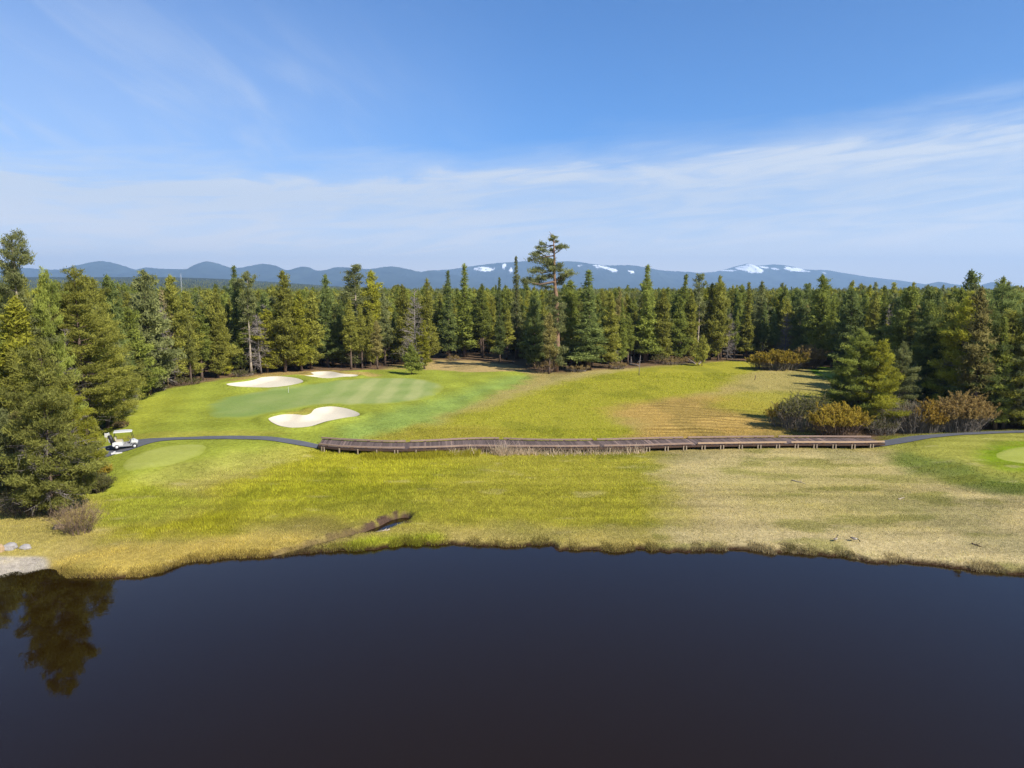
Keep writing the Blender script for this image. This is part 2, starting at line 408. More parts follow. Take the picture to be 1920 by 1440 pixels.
M_GROUND = colattr('ground_cover', .38, 2.2, bump=.6)
M_TURF = colattr('mown_turf', .12, 2.5, bump=.15)
M_SAND = plain('bunker_sand', C(248, 236, 210, .92), 1, .08, 3, 0, bump=.35)
M_BLADE = colattr('grass_blades', .1, 2., transl=.5, bump=0)
M_ASPH = plain('asphalt', (.088, .09, .10), .9, .30, 1.3, .2)
M_BARK = plain('pine_bark', (.115, .082, .062), 1, .3, 6, 0)
M_BARKR = plain('old_orange_bark', (.20, .125, .08), 1, .35, 3, 0)
M_PALE = plain('pale_bark', (.30, .25, .19), 1, .25, 5, 0)
M_DEAD = plain('grey_dead_wood', (.20, .172, .155), 1, .3, 5, 0)
GREENS = {   # needle colours by class
    'olive': leafy('needles_olive', (0.194, 0.193, 0.039), (0.421, 0.410, 0.081)),
    'yellow-green': leafy('needles_yellow_green', (0.212, 0.210, 0.028), (0.455, 0.439, 0.056)),
    'deep green': leafy('needles_deep_green', (0.114, 0.144, 0.045), (0.256, 0.297, 0.085)),
    'grey-green': leafy('needles_grey_green', (0.164, 0.177, 0.069), (0.341, 0.356, 0.131)),
    'mid green': leafy('needles_mid_green', (0.159, 0.183, 0.039), (0.341, 0.374, 0.077)),
    'dark olive': leafy('needles_dark_olive', (0.125, 0.128, 0.032), (0.272, 0.273, 0.065)),
    'brownish olive': leafy('needles_brownish', (0.199, 0.174, 0.059), (0.398, 0.344, 0.119)),
}

# ------------------------------------------------------------------ world, sun, camera
EL, AZ = math.radians(40), math.radians(130)      # sun azimuth measured clockwise from the view direction
S.world = bpy.data.worlds.new('World'); S.world.use_nodes = True
nt = S.world.node_tree; nt.nodes.clear(); L = nt.links.new
wo = N(nt, 'ShaderNodeOutputWorld'); bg = N(nt, 'ShaderNodeBackground'); bg.inputs[1].default_value = .07
sky = N(nt, 'ShaderNodeTexSky', _sky_type='NISHITA'); sky.sun_disc = False; sky.sun_elevation = EL; sky.sun_rotation = AZ
sky.altitude = 1300; sky.air_density = 1.0; sky.dust_density = .3; sky.ozone_density = 4.0
tc = N(nt, 'ShaderNodeTexCoord'); sx = N(nt, 'ShaderNodeSeparateXYZ'); L(tc.outputs['Generated'], sx.inputs[0])
def mth(op, a, b=None, c=None):
    n = N(nt, 'ShaderNodeMath', _operation=op)
    for i, v in enumerate((a, b, c)):
        if v is None: continue
        if isinstance(v, (int, float)): n.inputs[i].default_value = v
        else: L(v, n.inputs[i])
    return n.outputs[0]
def mrange(v, a, b, c=0., d=1., t='SMOOTHSTEP'):
    n = N(nt, 'ShaderNodeMapRange', _interpolation_type=t)
    n.inputs[1].default_value = a; n.inputs[2].default_value = b; n.inputs[3].default_value = c; n.inputs[4].default_value = d
    L(v, n.inputs[0]); return n.outputs[0]
el_ = mth('ARCSINE', sx.outputs[2]); az_ = mth('ARCTAN2', sx.outputs[0], sx.outputs[1])
def sn(su, sv, seed, det=5, rough=.55, dist=0., shear=0.):
    cb = N(nt, 'ShaderNodeCombineXYZ'); L(mth('MULTIPLY', az_, su), cb.inputs[0]); L(mth('ADD', mth('MULTIPLY', el_, sv), mth('MULTIPLY', az_, shear)), cb.inputs[1]); cb.inputs[2].default_value = seed
    n = N(nt, 'ShaderNodeTexNoise'); n.inputs['Scale'].default_value = 1; n.inputs['Detail'].default_value = det; n.inputs['Roughness'].default_value = rough; n.inputs['Distortion'].default_value = dist
    L(cb.outputs[0], n.inputs['Vector']); return n.outputs['Fac']
nA = sn(4, 26, 1.3, 6, .6, .6, -2.0); nB = sn(7, 60, 4.1, 7, .62, 1.2, -5.); nC = sn(2.2, 10, 7.7, 4, .5, .5)
edge = mth('SUBTRACT', mth('SUBTRACT', el_, mth('MULTIPLY_ADD', az_, .036, .160)), mth('MULTIPLY', mth('SUBTRACT', nA, .5), .10))
band = mrange(edge, .062, -.04)
body = mth('MULTIPLY', band, mrange(nB, .30, .70, .55, .86))
core = mth('MULTIPLY', mrange(edge, .02, -.012), mrange(edge, -.075, -.02))
body = mth('MAXIMUM', body, mth('MULTIPLY', core, mrange(nB, .25, .65, .55, .95)))
nW = sn(4.5, 12, 9.2, 6, .55, 1.0, 7.5)
wis = mth('MULTIPLY', mth('MULTIPLY', mrange(nW, .38, .80), mrange(az_, .05, -.35)), mth('MULTIPLY', mrange(el_, .42, .20), .26))
veil = mth('MULTIPLY', mrange(az_, .12, -.55), mrange(el_, .50, .10, 0, .38))
low = mrange(el_, .15, .03, 0, .9)
cov = mth('MINIMUM', mth('MAXIMUM', mth('MAXIMUM', mth('ADD', body, mth('MULTIPLY', veil, .5)), mth('ADD', wis, veil)), low), .92)
cl = N(nt, 'ShaderNodeMix', _data_type='RGBA'); cl.inputs[6].default_value = (4.65, 4.85, 5.1, 1); cl.inputs[7].default_value = (10.4, 8.7, 6.6, 1)
L(mrange(el_, .13, .0), cl.inputs[0])
mx = N(nt, 'ShaderNodeMix', _data_type='RGBA'); L(cl.outputs[2], mx.inputs[7])
tint = N(nt, 'ShaderNodeVectorMath', _operation='MULTIPLY'); tint.inputs[1].default_value = (.30, .64, .95); L(sky.outputs[0], tint.inputs[0])
L(cov, mx.inputs[0]); L(tint.outputs[0], mx.inputs[6]); L(mx.outputs[2], bg.inputs[0]); L(bg.outputs[0], wo.inputs[0])

sun = bpy.data.lights.new('sun', 'SUN'); sun.energy = 4.0; sun.angle = math.radians(.5); sun.color = (1, .945, .86)
so = link('sun', sun, loc=(60, -60, 90))
sd = Vector((math.sin(AZ) * math.cos(EL), math.cos(AZ) * math.cos(EL), math.sin(EL)))
so.rotation_euler = sd.to_track_quat('Z', 'Y').to_euler()
cam = bpy.data.cameras.new('camera'); cam.sensor_width = 36; cam.lens = 36 * F / 1920; cam.clip_start = .5; cam.clip_end = 120000
co = link('camera', cam, loc=(0, 0, CAM_Z)); co.rotation_euler = (PI / 2 - PITCH, 0, 0); S.camera = co
S.view_settings.view_transform = 'Standard'; S.view_settings.look = 'None'; S.view_settings.gamma = 1; S.view_settings.exposure = 1.3
cy = S.cycles
cy.max_bounces = 7; cy.diffuse_bounces = 4; cy.glossy_bounces = 2; cy.transmission_bounces = 4; cy.transparent_max_bounces = 4; cy.volume_bounces = 0
cy.use_denoising = True
try: cy.denoiser = 'OPENIMAGEDENOISE'; cy.denoising_input_passes = 'RGB_ALBEDO_NORMAL'; cy.denoising_prefilter = 'NONE'
except Exception: pass

# ------------------------------------------------------------------ the ground: one sheet to the horizon
def build_ground():
    ys = list(np.arange(-120, 36, 6.)) + list(np.arange(36, 60, .2)) + list(np.arange(60, 110, .36)) + list(np.arange(110, 180, .6))
    y = 180.
    while y < 60000: ys.append(y); y *= 1.045
    ys = np.array(ys); W = np.maximum(110, 1.2 * ys + 30)
    u = np.linspace(-1, 1, 901)
    u = .8 * u + .2 * u ** 3
    X = u[None, :] * W[:, None]; Y = np.repeat(ys[:, None], len(u), 1)
    Z = h(X.ravel(), Y.ravel())
    col = ground_color(X.ravel(), Y.ravel())
    n, m = X.shape
    i, j = np.meshgrid(np.arange(n - 1), np.arange(m - 1), indexing='ij'); i = i.ravel(); j = j.ravel()
    Q = np.column_stack([i * m + j, i * m + j + 1, (i + 1) * m + j + 1, (i + 1) * m + j])
    o = link('ground', mesh_np('ground', np.column_stack([X.ravel(), Y.ravel(), Z]), Q, [M_GROUND], True, None, {'Col': col}))
    tag(o, 'rolling ground of marsh grass, mown turf, dry meadow and forest floor', 'ground', kind='structure')
build_ground()

def sheet(name, poly, step, dz, m, colf=None, label=None, cat=None, soft=0):
    """a thin layer lying on the ground inside a world polygon"""
    lo, hi = poly.min(0), poly.max(0)
    gx, gy = np.meshgrid(np.arange(lo[0], hi[0], step), np.arange(lo[1], hi[1], step)); gx = gx.ravel(); gy = gy.ravel()
    gx += (rng.random(len(gx)) - .5) * step * .2
    k = sdist(gx, gy, poly) > step * .5
    pts = [Vector(p) for p in poly] + [Vector(p) for p in zip(gx[k], gy[k])]
    n = len(poly)
    v, e, f, *_ = geometry.delaunay_2d_cdt(pts, [], [list(range(n))], 1, 1e-5)
    V = np.array([tuple(q) for q in v]); Z = h(V[:, 0], V[:, 1]) + (dz if not soft else -.02 + (dz + .02) * sst(0, 1.0, sdist(V[:, 0], V[:, 1], poly)))
    T = np.array([tuple(t) for t in f if len(t) == 3])
    cols = {'Col': colf(V[:, 0], V[:, 1])} if colf else None
    if colf and soft:
        a = sst(0, soft, sdist(V[:, 0], V[:, 1], poly) + (fbm(V[:, 0] * .6, V[:, 1] * .6, 64, 2) - .5) * soft * .8)[:, None]
        cols['Col'] = cols['Col'] * a + ground_color(V[:, 0], V[:, 1]) * (1 - a)
    o = link(name, mesh_np(name, np.column_stack([V, Z]), T, [m], True, None, cols))
    return tag(o, label, cat, kind='structure')

GREEN = wpoly([(382, 762), (384, 751), (425, 737), (500, 727), (560, 723), (620, 716), (700, 708), (790, 709), (832, 718), (828, 730), (790, 742),
               (720, 750), (640, 752), (590, 753), (520, 766), (460, 776), (400, 774)], 1.9, sm=5)
def green_col(x, y):
    s = sst(-.25, .25, np.sin((x + .06 * (y - 115)) * 2 * PI / 4.2)) * sst(-36, -22, x)
    f = fbm(x * .25, y * .25, 61, 3)
    a = np.clip(s * .5 + .12 + (f - .5) * .8 + .25 * sst(-38, -24, x), 0, 1)[:, None]
    return C(142, 163, 88) * (1 - a) + C(182, 186, 120) * a
sheet('putting_green', GREEN, .7, .05, M_TURF, green_col, 'pale striped putting green between three sand bunkers', 'putting green', 2.2)
for p, lb in zip(BUNKERS, ['long upper sand bunker nearest the forest edge on the left', 'upper sand bunker with a hooked left end behind the green', 'big kidney-shaped sand bunker in front of the putting green']):
    sheet('sand_bunker', p, .6, .05, M_SAND, None, lb, 'sand bunker')
def tee_col(x, y):
    a = fbm(x * .3, y * .8, 63, 3)[:, None]
    return C(168, 174, 78) * (1 - a) + C(182, 186, 98) * a
sheet('tee_box', wpoly([(224, 870), (238, 857), (290, 843), (345, 836), (383, 836), (393, 842), (380, 853), (340, 865), (280, 876), (236, 880)], 1.3, sm=5), .6, .05, M_TURF, tee_col, 'light green oval tee in front of the golf cart', 'tee', .7)
sheet('tee_box', wpoly([(1860, 853), (1875, 844), (1920, 837), (2020, 832), (2100, 845), (2060, 868), (1980, 873), (1920, 868), (1880, 862)], 1.3, sm=5), .6, .05, M_TURF, tee_col, 'light green oval tee at the right edge beside the path', 'tee', .6)
sheet('tee_box', wpoly([(1534, 697), (1545, 692), (1585, 690), (1600, 705), (1565, 707), (1545, 703)], 1.75, sm=4), .7, .06, M_TURF, tee_col, 'small pale tee beyond the willows at the forest edge', 'tee')
def path_poly(up, dn, z): return np.array([tuple(p) for p in smooth_poly([P0(a, b, z) for a, b in up], 5, False)] + [tuple(p) for p in smooth_poly([P0(a, b, z) for a, b in dn], 5, False)[::-1]])
PATH_L = path_poly([(60, 858), (150, 842), (213, 832), (257, 826), (300, 823), (350, 821), (420, 819), (500, 820), (560, 822), (602, 825)],
                   [(60, 884), (150, 864), (213, 850), (240, 846), (262, 841), (300, 832), (350, 828), (420, 826), (500, 828), (598, 833)], 1.25)
PATH_R = path_poly([(1630, 821), (1660, 819), (1740, 811), (1780, 808), (1850, 805), (1920, 804), (2100, 803), (2400, 805)],
                   [(1640, 832), (1700, 830), (1760, 822), (1800, 817), (1860, 814), (1920, 812), (2100, 812), (2400, 815)], 1.2)
sheet('path', PATH_L, .6, .06, M_ASPH, None, 'asphalt cart path from the golf cart to the boardwalk', 'path')
sheet('path', PATH_R, .6, .06, M_ASPH, None, 'asphalt cart path curving right from the boardwalk end', 'path')

# water
m, nt_, out = mat('pond_water')
L = nt_.links.new
b = N(nt_, 'ShaderNodeBsdfPrincipled'); b.inputs['Base Color'].default_value = (.0105, .0052, .0008, 1); b.inputs['Roughness'].default_value = .03; b.inputs['IOR'].default_value = 1.333
tcw = N(nt_, 'ShaderNodeTexCoord'); nw = N(nt_, 'ShaderNodeTexNoise'); nw.inputs['Scale'].default_value = .55; nw.inputs['Detail'].default_value = 4
L(tcw.outputs['Object'], nw.inputs['Vector']); bp = N(nt_, 'ShaderNodeBump'); bp.inputs['Strength'].default_value = .05; bp.inputs['Distance'].default_value = .12
L(nw.outputs['Fac'], bp.inputs['Height']); L(bp.outputs[0], b.inputs['Normal']); L(b.outputs[0], out.inputs[0])
xs = np.linspace(-160, 160, 33); yw = np.linspace(-120, 62, 20); gx, gy = np.meshgrid(xs, yw); mm = len(xs)
i, j = np.meshgrid(np.arange(len(yw) - 1), np.arange(mm - 1), indexing='ij'); i = i.ravel(); j = j.ravel()
o = link('water', mesh_np('water', np.column_stack([gx.ravel(), gy.ravel(), gx.ravel() * 0]), np.column_stack([i * mm + j, i * mm + j + 1, (i + 1) * mm + j + 1, (i + 1) * mm + j]), [m]))
tag(o, 'still dark pond water reflecting blue sky and pines', 'pond', kind='structure')

# ------------------------------------------------------------------ mountains
M_MTN = None
def mountain_mat():
    m, nt, out = mat('forested_mountain'); L = nt.links.new
    a = N(nt, 'ShaderNodeVertexColor', _layer_name='Col'); d = N(nt, 'ShaderNodeBsdfDiffuse'); L(a.outputs[0], d.inputs[0]); L(d.outputs[0], out.inputs[0])
    return m
M_MTN = mountain_mat()
def mountain(name, pts, D, front, back, label, snow=(), nx=700, rough=.24, col=(.026, .034, .026)):
    px = np.array([p[0] for p in pts], float); py = np.array([p[1] for p in pts], float)
    sp = smooth_poly(list(zip(px, py)), 8, False)
    X0 = (sp[:, 0] - 960) / F * D / CP; 
    dz = np.array([top_z(v, D) for v in sp[:, 1]])
    o_ = np.argsort(X0); X0 = X0[o_]; dz = dz[o_]
    x = np.linspace(X0[0], X0[-1], nx); ridge = np.interp(x, X0, dz)
    ridge += (fbm(x / 420, x * 0, 70, 5) - .5) * 46 + (vnoise(x / 38, x * 0, 71) - .5) * 9
    v = np.concatenate([np.linspace(-1, 0, 46), np.linspace(0, 1, 12)[1:]])
    X, Vv = np.meshgrid(x, v); R = np.repeat(ridge[None, :], len(v), 0)
    Yy = D + np.where(Vv < 0, Vv * front, Vv * back)
    prof = np.clip(1 - np.abs(Vv) ** 1.15, 0, 1)
    g = fbm(X / 620, Yy / 1300, 72, 5) - .60
    Z = R * prof * (1 + rough * 2.2 * g * sst(0, .25, np.abs(Vv)) ) - 30 * (1 - prof)
    end = sst(0, .02, (X - x[0]) / (x[-1] - x[0])) * sst(0, .02, (x[-1] - X) / (x[-1] - x[0]))
    Z = Z * end - 30 * (1 - end)
    Xw = X * Yy / D * .35 + X * .65
    Col = np.repeat(np.array(col)[None, :], X.size, 0) * (.35 + 1.3 * fbm(X.ravel() / 160, Yy.ravel() / 320, 75, 4))[:, None]
    sm = np.zeros(X.size)
    for (cx, cyy, rx, ry, th) in snow:
        wx = (cx - 960) / F * D / CP; wz = top_z(cyy, D); rX = rx / F * D; rZ = ry / F * D
        q = ((X.ravel() - wx) / rX) ** 2 + ((Z.ravel() - wz) / rZ) ** 2
        nz = fbm(X.ravel() / 110, Z.ravel() / 26 + X.ravel() / 150, 80, 4)
        sm = np.maximum(sm, sst(th - .04, th + .04, nz + .22 * (1 - q)) * (q < 1.3) * (Vv.ravel() < .1))
    Col = Col * (1 - sm[:, None]) + np.array([.80, .82, .86]) * sm[:, None]
    n, mm = X.shape
    i, j = np.meshgrid(np.arange(n - 1), np.arange(mm - 1), indexing='ij'); i = i.ravel(); j = j.ravel()
    Q = np.column_stack([i * mm + j, i * mm + j + 1, (i + 1) * mm + j + 1, (i + 1) * mm + j])
    o = link(name, mesh_np(name, np.column_stack([Xw.ravel(), Yy.ravel(), Z.ravel()]), Q, [M_MTN], True, None, {'Col': Col}))
    tag(o, label, 'mountain', kind='structure')
mountain('mountain', [(-260, 505), (-60, 500), (60, 503), (120, 507), (150, 503), (170, 496), (200, 491), (225, 493), (250, 500), (270, 506), (290, 502), (330, 505), (370, 503), (385, 494),
          (400, 490), (420, 494), (440, 501), (455, 502), (480, 498), (500, 495), (525, 499), (545, 506), (570, 501), (588, 502), (600, 507), (620, 506),
          (640, 501), (680, 503), (700, 504), (735, 499), (760, 502), (790, 509), (815, 507), (850, 514), (900, 524), (960, 538), (1000, 548)], 12500, 3400, 2500,
         'low rounded forested hills along the left horizon', col=(.024, .032, .024))
mountain('mountain', [(640, 530), (760, 516), (800, 508), (840, 505), (880, 500), (940, 492), (990, 489), (1040, 490), (1085, 491), (1130, 497), (1180, 497), (1230, 505), (1270, 509), (1310, 512), (1370, 520), (1460, 535), (1500, 546)], 15000, 4200, 3000,
         'broad blue mountain with snow streaks behind the giant pine',
         [(910, 506, 17, 4.5, .52), (946, 500, 3, 6, .5), (958, 510, 3, 5, .5), (1120, 503, 15, 6, .52), (1134, 509, 8, 4, .53), (1082, 500, 5, 3, .55), (1164, 513, 5, 4, .5)], 900)
mountain('mountain', [(1180, 530), (1260, 516), (1300, 511), (1340, 508), (1365, 501), (1378, 497), (1392, 494), (1405, 497), (1420, 497), (1440, 496), (1470, 499), (1488, 503), (1510, 507), (1530, 507), (1600, 517), (1680, 528), (1740, 535), (1900, 544), (2050, 548)], 17000, 4500, 3000,
         'blue mountain with a snow-covered summit on the right',
         [(1377, 507, 13, 6.5, .50), (1393, 504, 11, 8, .49), (1388, 511, 8, 3.5, .50), (1413, 502, 6, 2.5, .52), (1427, 506, 6, 2.5, .52), (1452, 509, 10, 3.5, .50), (1470, 508, 15, 4.5, .50), (1455, 503, 6, 2, .54), (1350, 509, 8, 2, .55), (1515, 512, 4, 3, .53)], 1100)
mountain('mountain', [(1640, 548), (1700, 538), (1735, 531), (1748, 529), (1765, 532), (1800, 535), (1825, 535), (1845, 530), (1860, 534), (1890, 539), (1960, 541), (2060, 540), (2200, 536), (2400, 540)], 13500, 2600, 2500,
         'two small blue hills at the far right horizon', col=(.024, .032, .024), nx=500)

# the air
m, nt_, out = mat('haze_air')
pv = N(nt_, 'ShaderNodeVolumePrincipled'); pv.inputs['Density'].default_value = 7e-5; pv.inputs['Color'].default_value = (.43, .67, 1.0, 1); pv.inputs['Anisotropy'].default_value = .1
nt_.links.new(pv.outputs[0], out.inputs['Volume'])
mb = MB(); mb.box((0, 12000, 596), (75000, 26000, 1210))
o = mb.build('haze', m); tag(o, 'thin blue haze in the air in front of the far mountains', 'haze', kind='stuff')

# ------------------------------------------------------------------ trees
def tris_from(C_, D_, L_, W_, r):
    """thin needle sprays: one triangle per centre C_, direction D_"""
    n = len(C_)
    D_ = D_ / (np.linalg.norm(D_, axis=1)[:, None] + 1e-9)
    P = r.normal(size=(n, 3)); P -= (P * D_).sum(1)[:, None] * D_; P /= np.linalg.norm(P, axis=1)[:, None] + 1e-9
    a = C_ - D_ * L_[:, None] * .35 - P * W_[:, None] * .5; b = C_ - D_ * L_[:, None] * .35 + P * W_[:, None] * .5; c = C_ + D_ * L_[:, None] * .65
    return np.stack([a, b, c], 1).reshape(-1, 3)

def tufts(cent, bdir, tint, K, bl, bw, r, spread=.22, up=.35, ts=None):
    n = len(cent)
    ts = np.ones(n) if ts is None else ts
    tk = np.repeat(ts, K)
    cc = np.repeat(cent, K, 0) + r.normal(size=(n * K, 3)) * (spread * tk)[:, None] * np.array([1, 1, .7])
    dd = np.repeat(bdir, K, 0) * .6 + np.array([0, 0, up]) + r.normal(size=(n * K, 3)) * .75
    ti = np.clip(np.repeat(tint, K) + r.normal(size=n * K) * .14, 0, 1)
    return tris_from(cc, dd, bl * tk * r.uniform(.7, 1.3, n * K), bw * (.4 + .6 * tk) * r.uniform(.7, 1.3, n * K), r), np.repeat(ti, 3)

def prof_pine(t): return np.where(t < .18, .62 + .38 * t / .18, (1 - (t - .18) / .82) ** .62) * .96 + .04
def prof_spire(t): return (1 - t) ** .9 * .95 + .05
def prof_round(t): return np.sqrt(np.clip(1 - ((t - .45) / .58) ** 2, .02, 1))

def conifer(seed, H, R, zb, nb, dens, bl, bw, K, prof=prof_pine, e0=-.1, e1=.75, dead=14, tr=None, clump=.12, sparse=1., lean=.0, spread=.22, deadl=.8, twig=True, own=False):
    """one pine: (crown mesh arrays, wood collector)"""
    r = np.random.default_rng(seed)
    tr = tr or H * .0125 + .02
    w = MB()
    zs = np.linspace(0, 1, 9); lx = np.cumsum(r.normal(size=9)) * .05 + lean * zs ** 2 * H; ly = np.cumsum(r.normal(size=9)) * .05; lx[0] = ly[0] = 0
    w.tube(np.column_stack([lx, ly, zs * H - .15]), tr * (1 - zs * .93) * np.where(zs < .05, 1.35, 1), 7)
    tx = lambda z: np.interp(z / H, zs, lx); ty = lambda z: np.interp(z / H, zs, ly)
    CC, DD, TT, SS = [], [], [], []
    o1, o2 = r.uniform(0, 99, 2)
    for i in range(nb):
        t = (i + r.random()) / nb; t = t ** 1.08
        z = zb + (H - zb) * t * .985
        ph = i * 2.39996 + r.normal() * .35
        rag = float(fbm(o1 + z * .55, o2 + math.sin(ph) * 1.2 + math.cos(ph) * .7, 5, 2))
        Ls = R * float(prof(np.array(t))) * r.uniform(.62, 1.15) * (.30 + 1.42 * rag)
        if r.random() > sparse: Ls *= .45
        el = e0 + (e1 - e0) * t ** 1.3 + r.normal() * .10
        d = np.array([math.cos(ph) * math.cos(el), math.sin(ph) * math.cos(el), math.sin(el)])
        b0 = np.array([tx(z), ty(z), z]); curl = .18 * Ls * (1 - t)
        if Ls > .5:
            w.tube([b0, b0 + d * Ls * .5 + [0, 0, curl * .2], b0 + d * Ls * .92 + [0, 0, curl * .8]], [max(.018, .022 * Ls), .016 + .006 * Ls, .01], 3, False)
        nt_ = max(3, int(dens * Ls * (.5 + .5 * Ls / R) * (1 if Ls > .4 else 1.5)))
        s = r.uniform(.06 if Ls < .8 else .22, 1, nt_) ** .75
        p = b0 + d * (s * Ls)[:, None] + np.array([0, 0, 1]) * (curl * s ** 2)[:, None]
        lat = np.array([-math.sin(ph), math.cos(ph), 0])
        p = p + lat * (r.normal(size=nt_) * .19 * Ls * (.35 + .65 * s))[:, None] + r.normal(size=(nt_, 3)) * np.array([.1, .1, clump]) * min(1, Ls)
        CC.append(p); DD.append(np.repeat(d[None], nt_, 0)); SS.append(np.full(nt_, .5 + .5 * min(1, Ls / .9))); TT.append(np.clip(r.normal(.38, .22) + .25 * (s - .5) + r.normal(size=nt_) * .1, 0, 1))
    nl = 10
    zt = np.linspace(H * .93, H * 1.0, nl)
    CC.append(np.column_stack([tx(zt), ty(zt), zt]) + r.normal(size=(nl, 3)) * .08); DD.append(np.repeat([[0, 0, 1.]], nl, 0)); SS.append(np.full(nl, .45)); TT.append(np.full(nl, .5))
    wood = w; w = MB() if own else w
    for i in range(dead):              # bare twigs below the crown
        z = r.uniform(.12 * H, max(zb * 1.25, (.5 if own else .3) * H)); ph = r.uniform(0, 2 * PI); Ls = R * deadl * r.uniform(.4, 1)
        d = np.array([math.cos(ph), math.sin(ph), r.normal(-.12, .15)])
        b0 = np.array([tx(z), ty(z), z]); e = b0 + d * Ls
        w.tube([b0, b0 + d * Ls * .55 + [0, 0, -.03 * Ls], e + [0, 0, .05 * Ls]], [.03, .02, .008], 3, False)
        if twig:
            for q in range(5):
                k = r.uniform(.3, 1); a = b0 + d * Ls * k; v = d * .5 + r.normal(size=3) * .5
                w.tube([a, a + v * Ls * .3], [.012, .005], 3, False)
    V, ti = tufts(np.vstack(CC), np.vstack(DD), np.concatenate(TT), K, bl, bw, r, spread, ts=np.concatenate(SS))
    return V, ti, wood, (w if own else None)

def crown_mesh(name, V, ti, m): return mesh_np(name, V, np.arange(len(V)).reshape(-1, 3), [m], False, {'tint': ti})

PROTO = {}; TWIGS = {}
def proto(key, bark=None, **kw):
    V, ti, w, w2 = conifer(**kw)
    PROTO[key] = (crown_mesh('crown', V, ti, GREENS['olive']), w.mesh('trunk', bark or M_BARK, True), kw['H'])
    if w2: TWIGS[key] = w2.mesh('dead_twigs', M_DEAD, False)
FAR = dict(bl=.52, bw=.15, K=9)
for i in range(4): proto(f'full{i}', seed=100 + i, H=15, R=1.85, zb=1.5, nb=80, dens=13, **FAR)
for i in range(3): proto(f'bare{i}', seed=120 + i, H=15.5, R=1.75, zb=4.6, nb=60, dens=13, dead=26, deadl=.75, **FAR)
for i in range(3): proto(f'spire{i}', seed=140 + i, H=18, R=1.6, zb=2.0, nb=100, dens=13, prof=prof_spire, e0=-.25, e1=.35, **FAR)
for i in range(3): proto(f'broad{i}', seed=160 + i, H=13.5, R=2.5, zb=1.3, nb=74, dens=14, **FAR)
for i in range(2): proto(f'old{i}', seed=180 + i, H=18, R=2.1, zb=9.5, nb=34, dens=9, prof=prof_round, e0=-.1, e1=.9, sparse=.8, dead=26, bark=M_PALE, deadl=.9, **FAR)
proto('small0', seed=190, H=6, R=1.6, zb=1.0, nb=40, dens=15, bl=.42, bw=.14, K=8, dead=6)
NEAR = dict(bl=.32, bw=.08, K=14, spread=.17)
for i in range(3): proto(f'near{i}', seed=200 + i, H=14, R=3.8, zb=1.0, nb=78, dens=17, dead=80, deadl=.95, clump=.13, own=True, **NEAR)
for i in range(2): proto(f'tall{i}', seed=220 + i, H=20, R=3.8, zb=3.0, nb=92, dens=17, dead=80, clump=.13, own=True, **NEAR)
proto('grey0', seed=230, H=21, R=2.6, zb=7.5, nb=60, dens=17, prof=prof_round, e0=0, e1=.95, sparse=.7, dead=40, bark=M_PALE, **NEAR)

def snag(seed, H, R, n, m, zb=.12):
    """a dead or leafless tree: trunk and a haze of bare twigs"""
    r = np.random.default_rng(seed); w = MB()
    zs = np.linspace(0, 1, 7); lx = np.cumsum(r.normal(size=7)) * .08; lx[0] = 0
    w.tube(np.column_stack([lx, lx * .4, zs * H]), (.10 + H * .004) * (1 - .9 * zs), 6)
    t2 = MB()
    for i in range(n):
        t = r.random() ** .9; z = H * (zb + (1 - zb) * t); L_ = R * (1 - t) ** .6 * r.uniform(.5, 1.1) + .2; ph = r.uniform(0, 2 * PI); el = r.normal(.1, .35) + .5 * t
        d = np.array([math.cos(ph) * math.cos(el), math.sin(ph) * math.cos(el), math.sin(el)]); b0 = np.array([np.interp(z / H, zs, lx), np.interp(z / H, zs, lx) * .4, z])
        t2.tube([b0, b0 + d * L_ * .5, b0 + d * L_ + [0, 0, -.1 * L_]], [.035, .025, .012], 3, False)
        for q in range(7):
            k = r.uniform(.25, 1); a = b0 + d * L_ * k; v = d * .6 + r.normal(size=3) * .6
            t2.tube([a, a + v * L_ * .35], [.02, .008], 3, False)
    return w.mesh('trunk', m, True), t2.mesh('branches', m, False), H
SNAGS = {'snag0': snag(300, 12, 2.0, 120, M_DEAD), 'snag1': snag(301, 11, 2.3, 150, M_DEAD), 'aspen0': snag(302, 15, 2.0, 130, plain('pale_twigs', (.32, .26, .13), 1, .2, 4, 0), .3)}

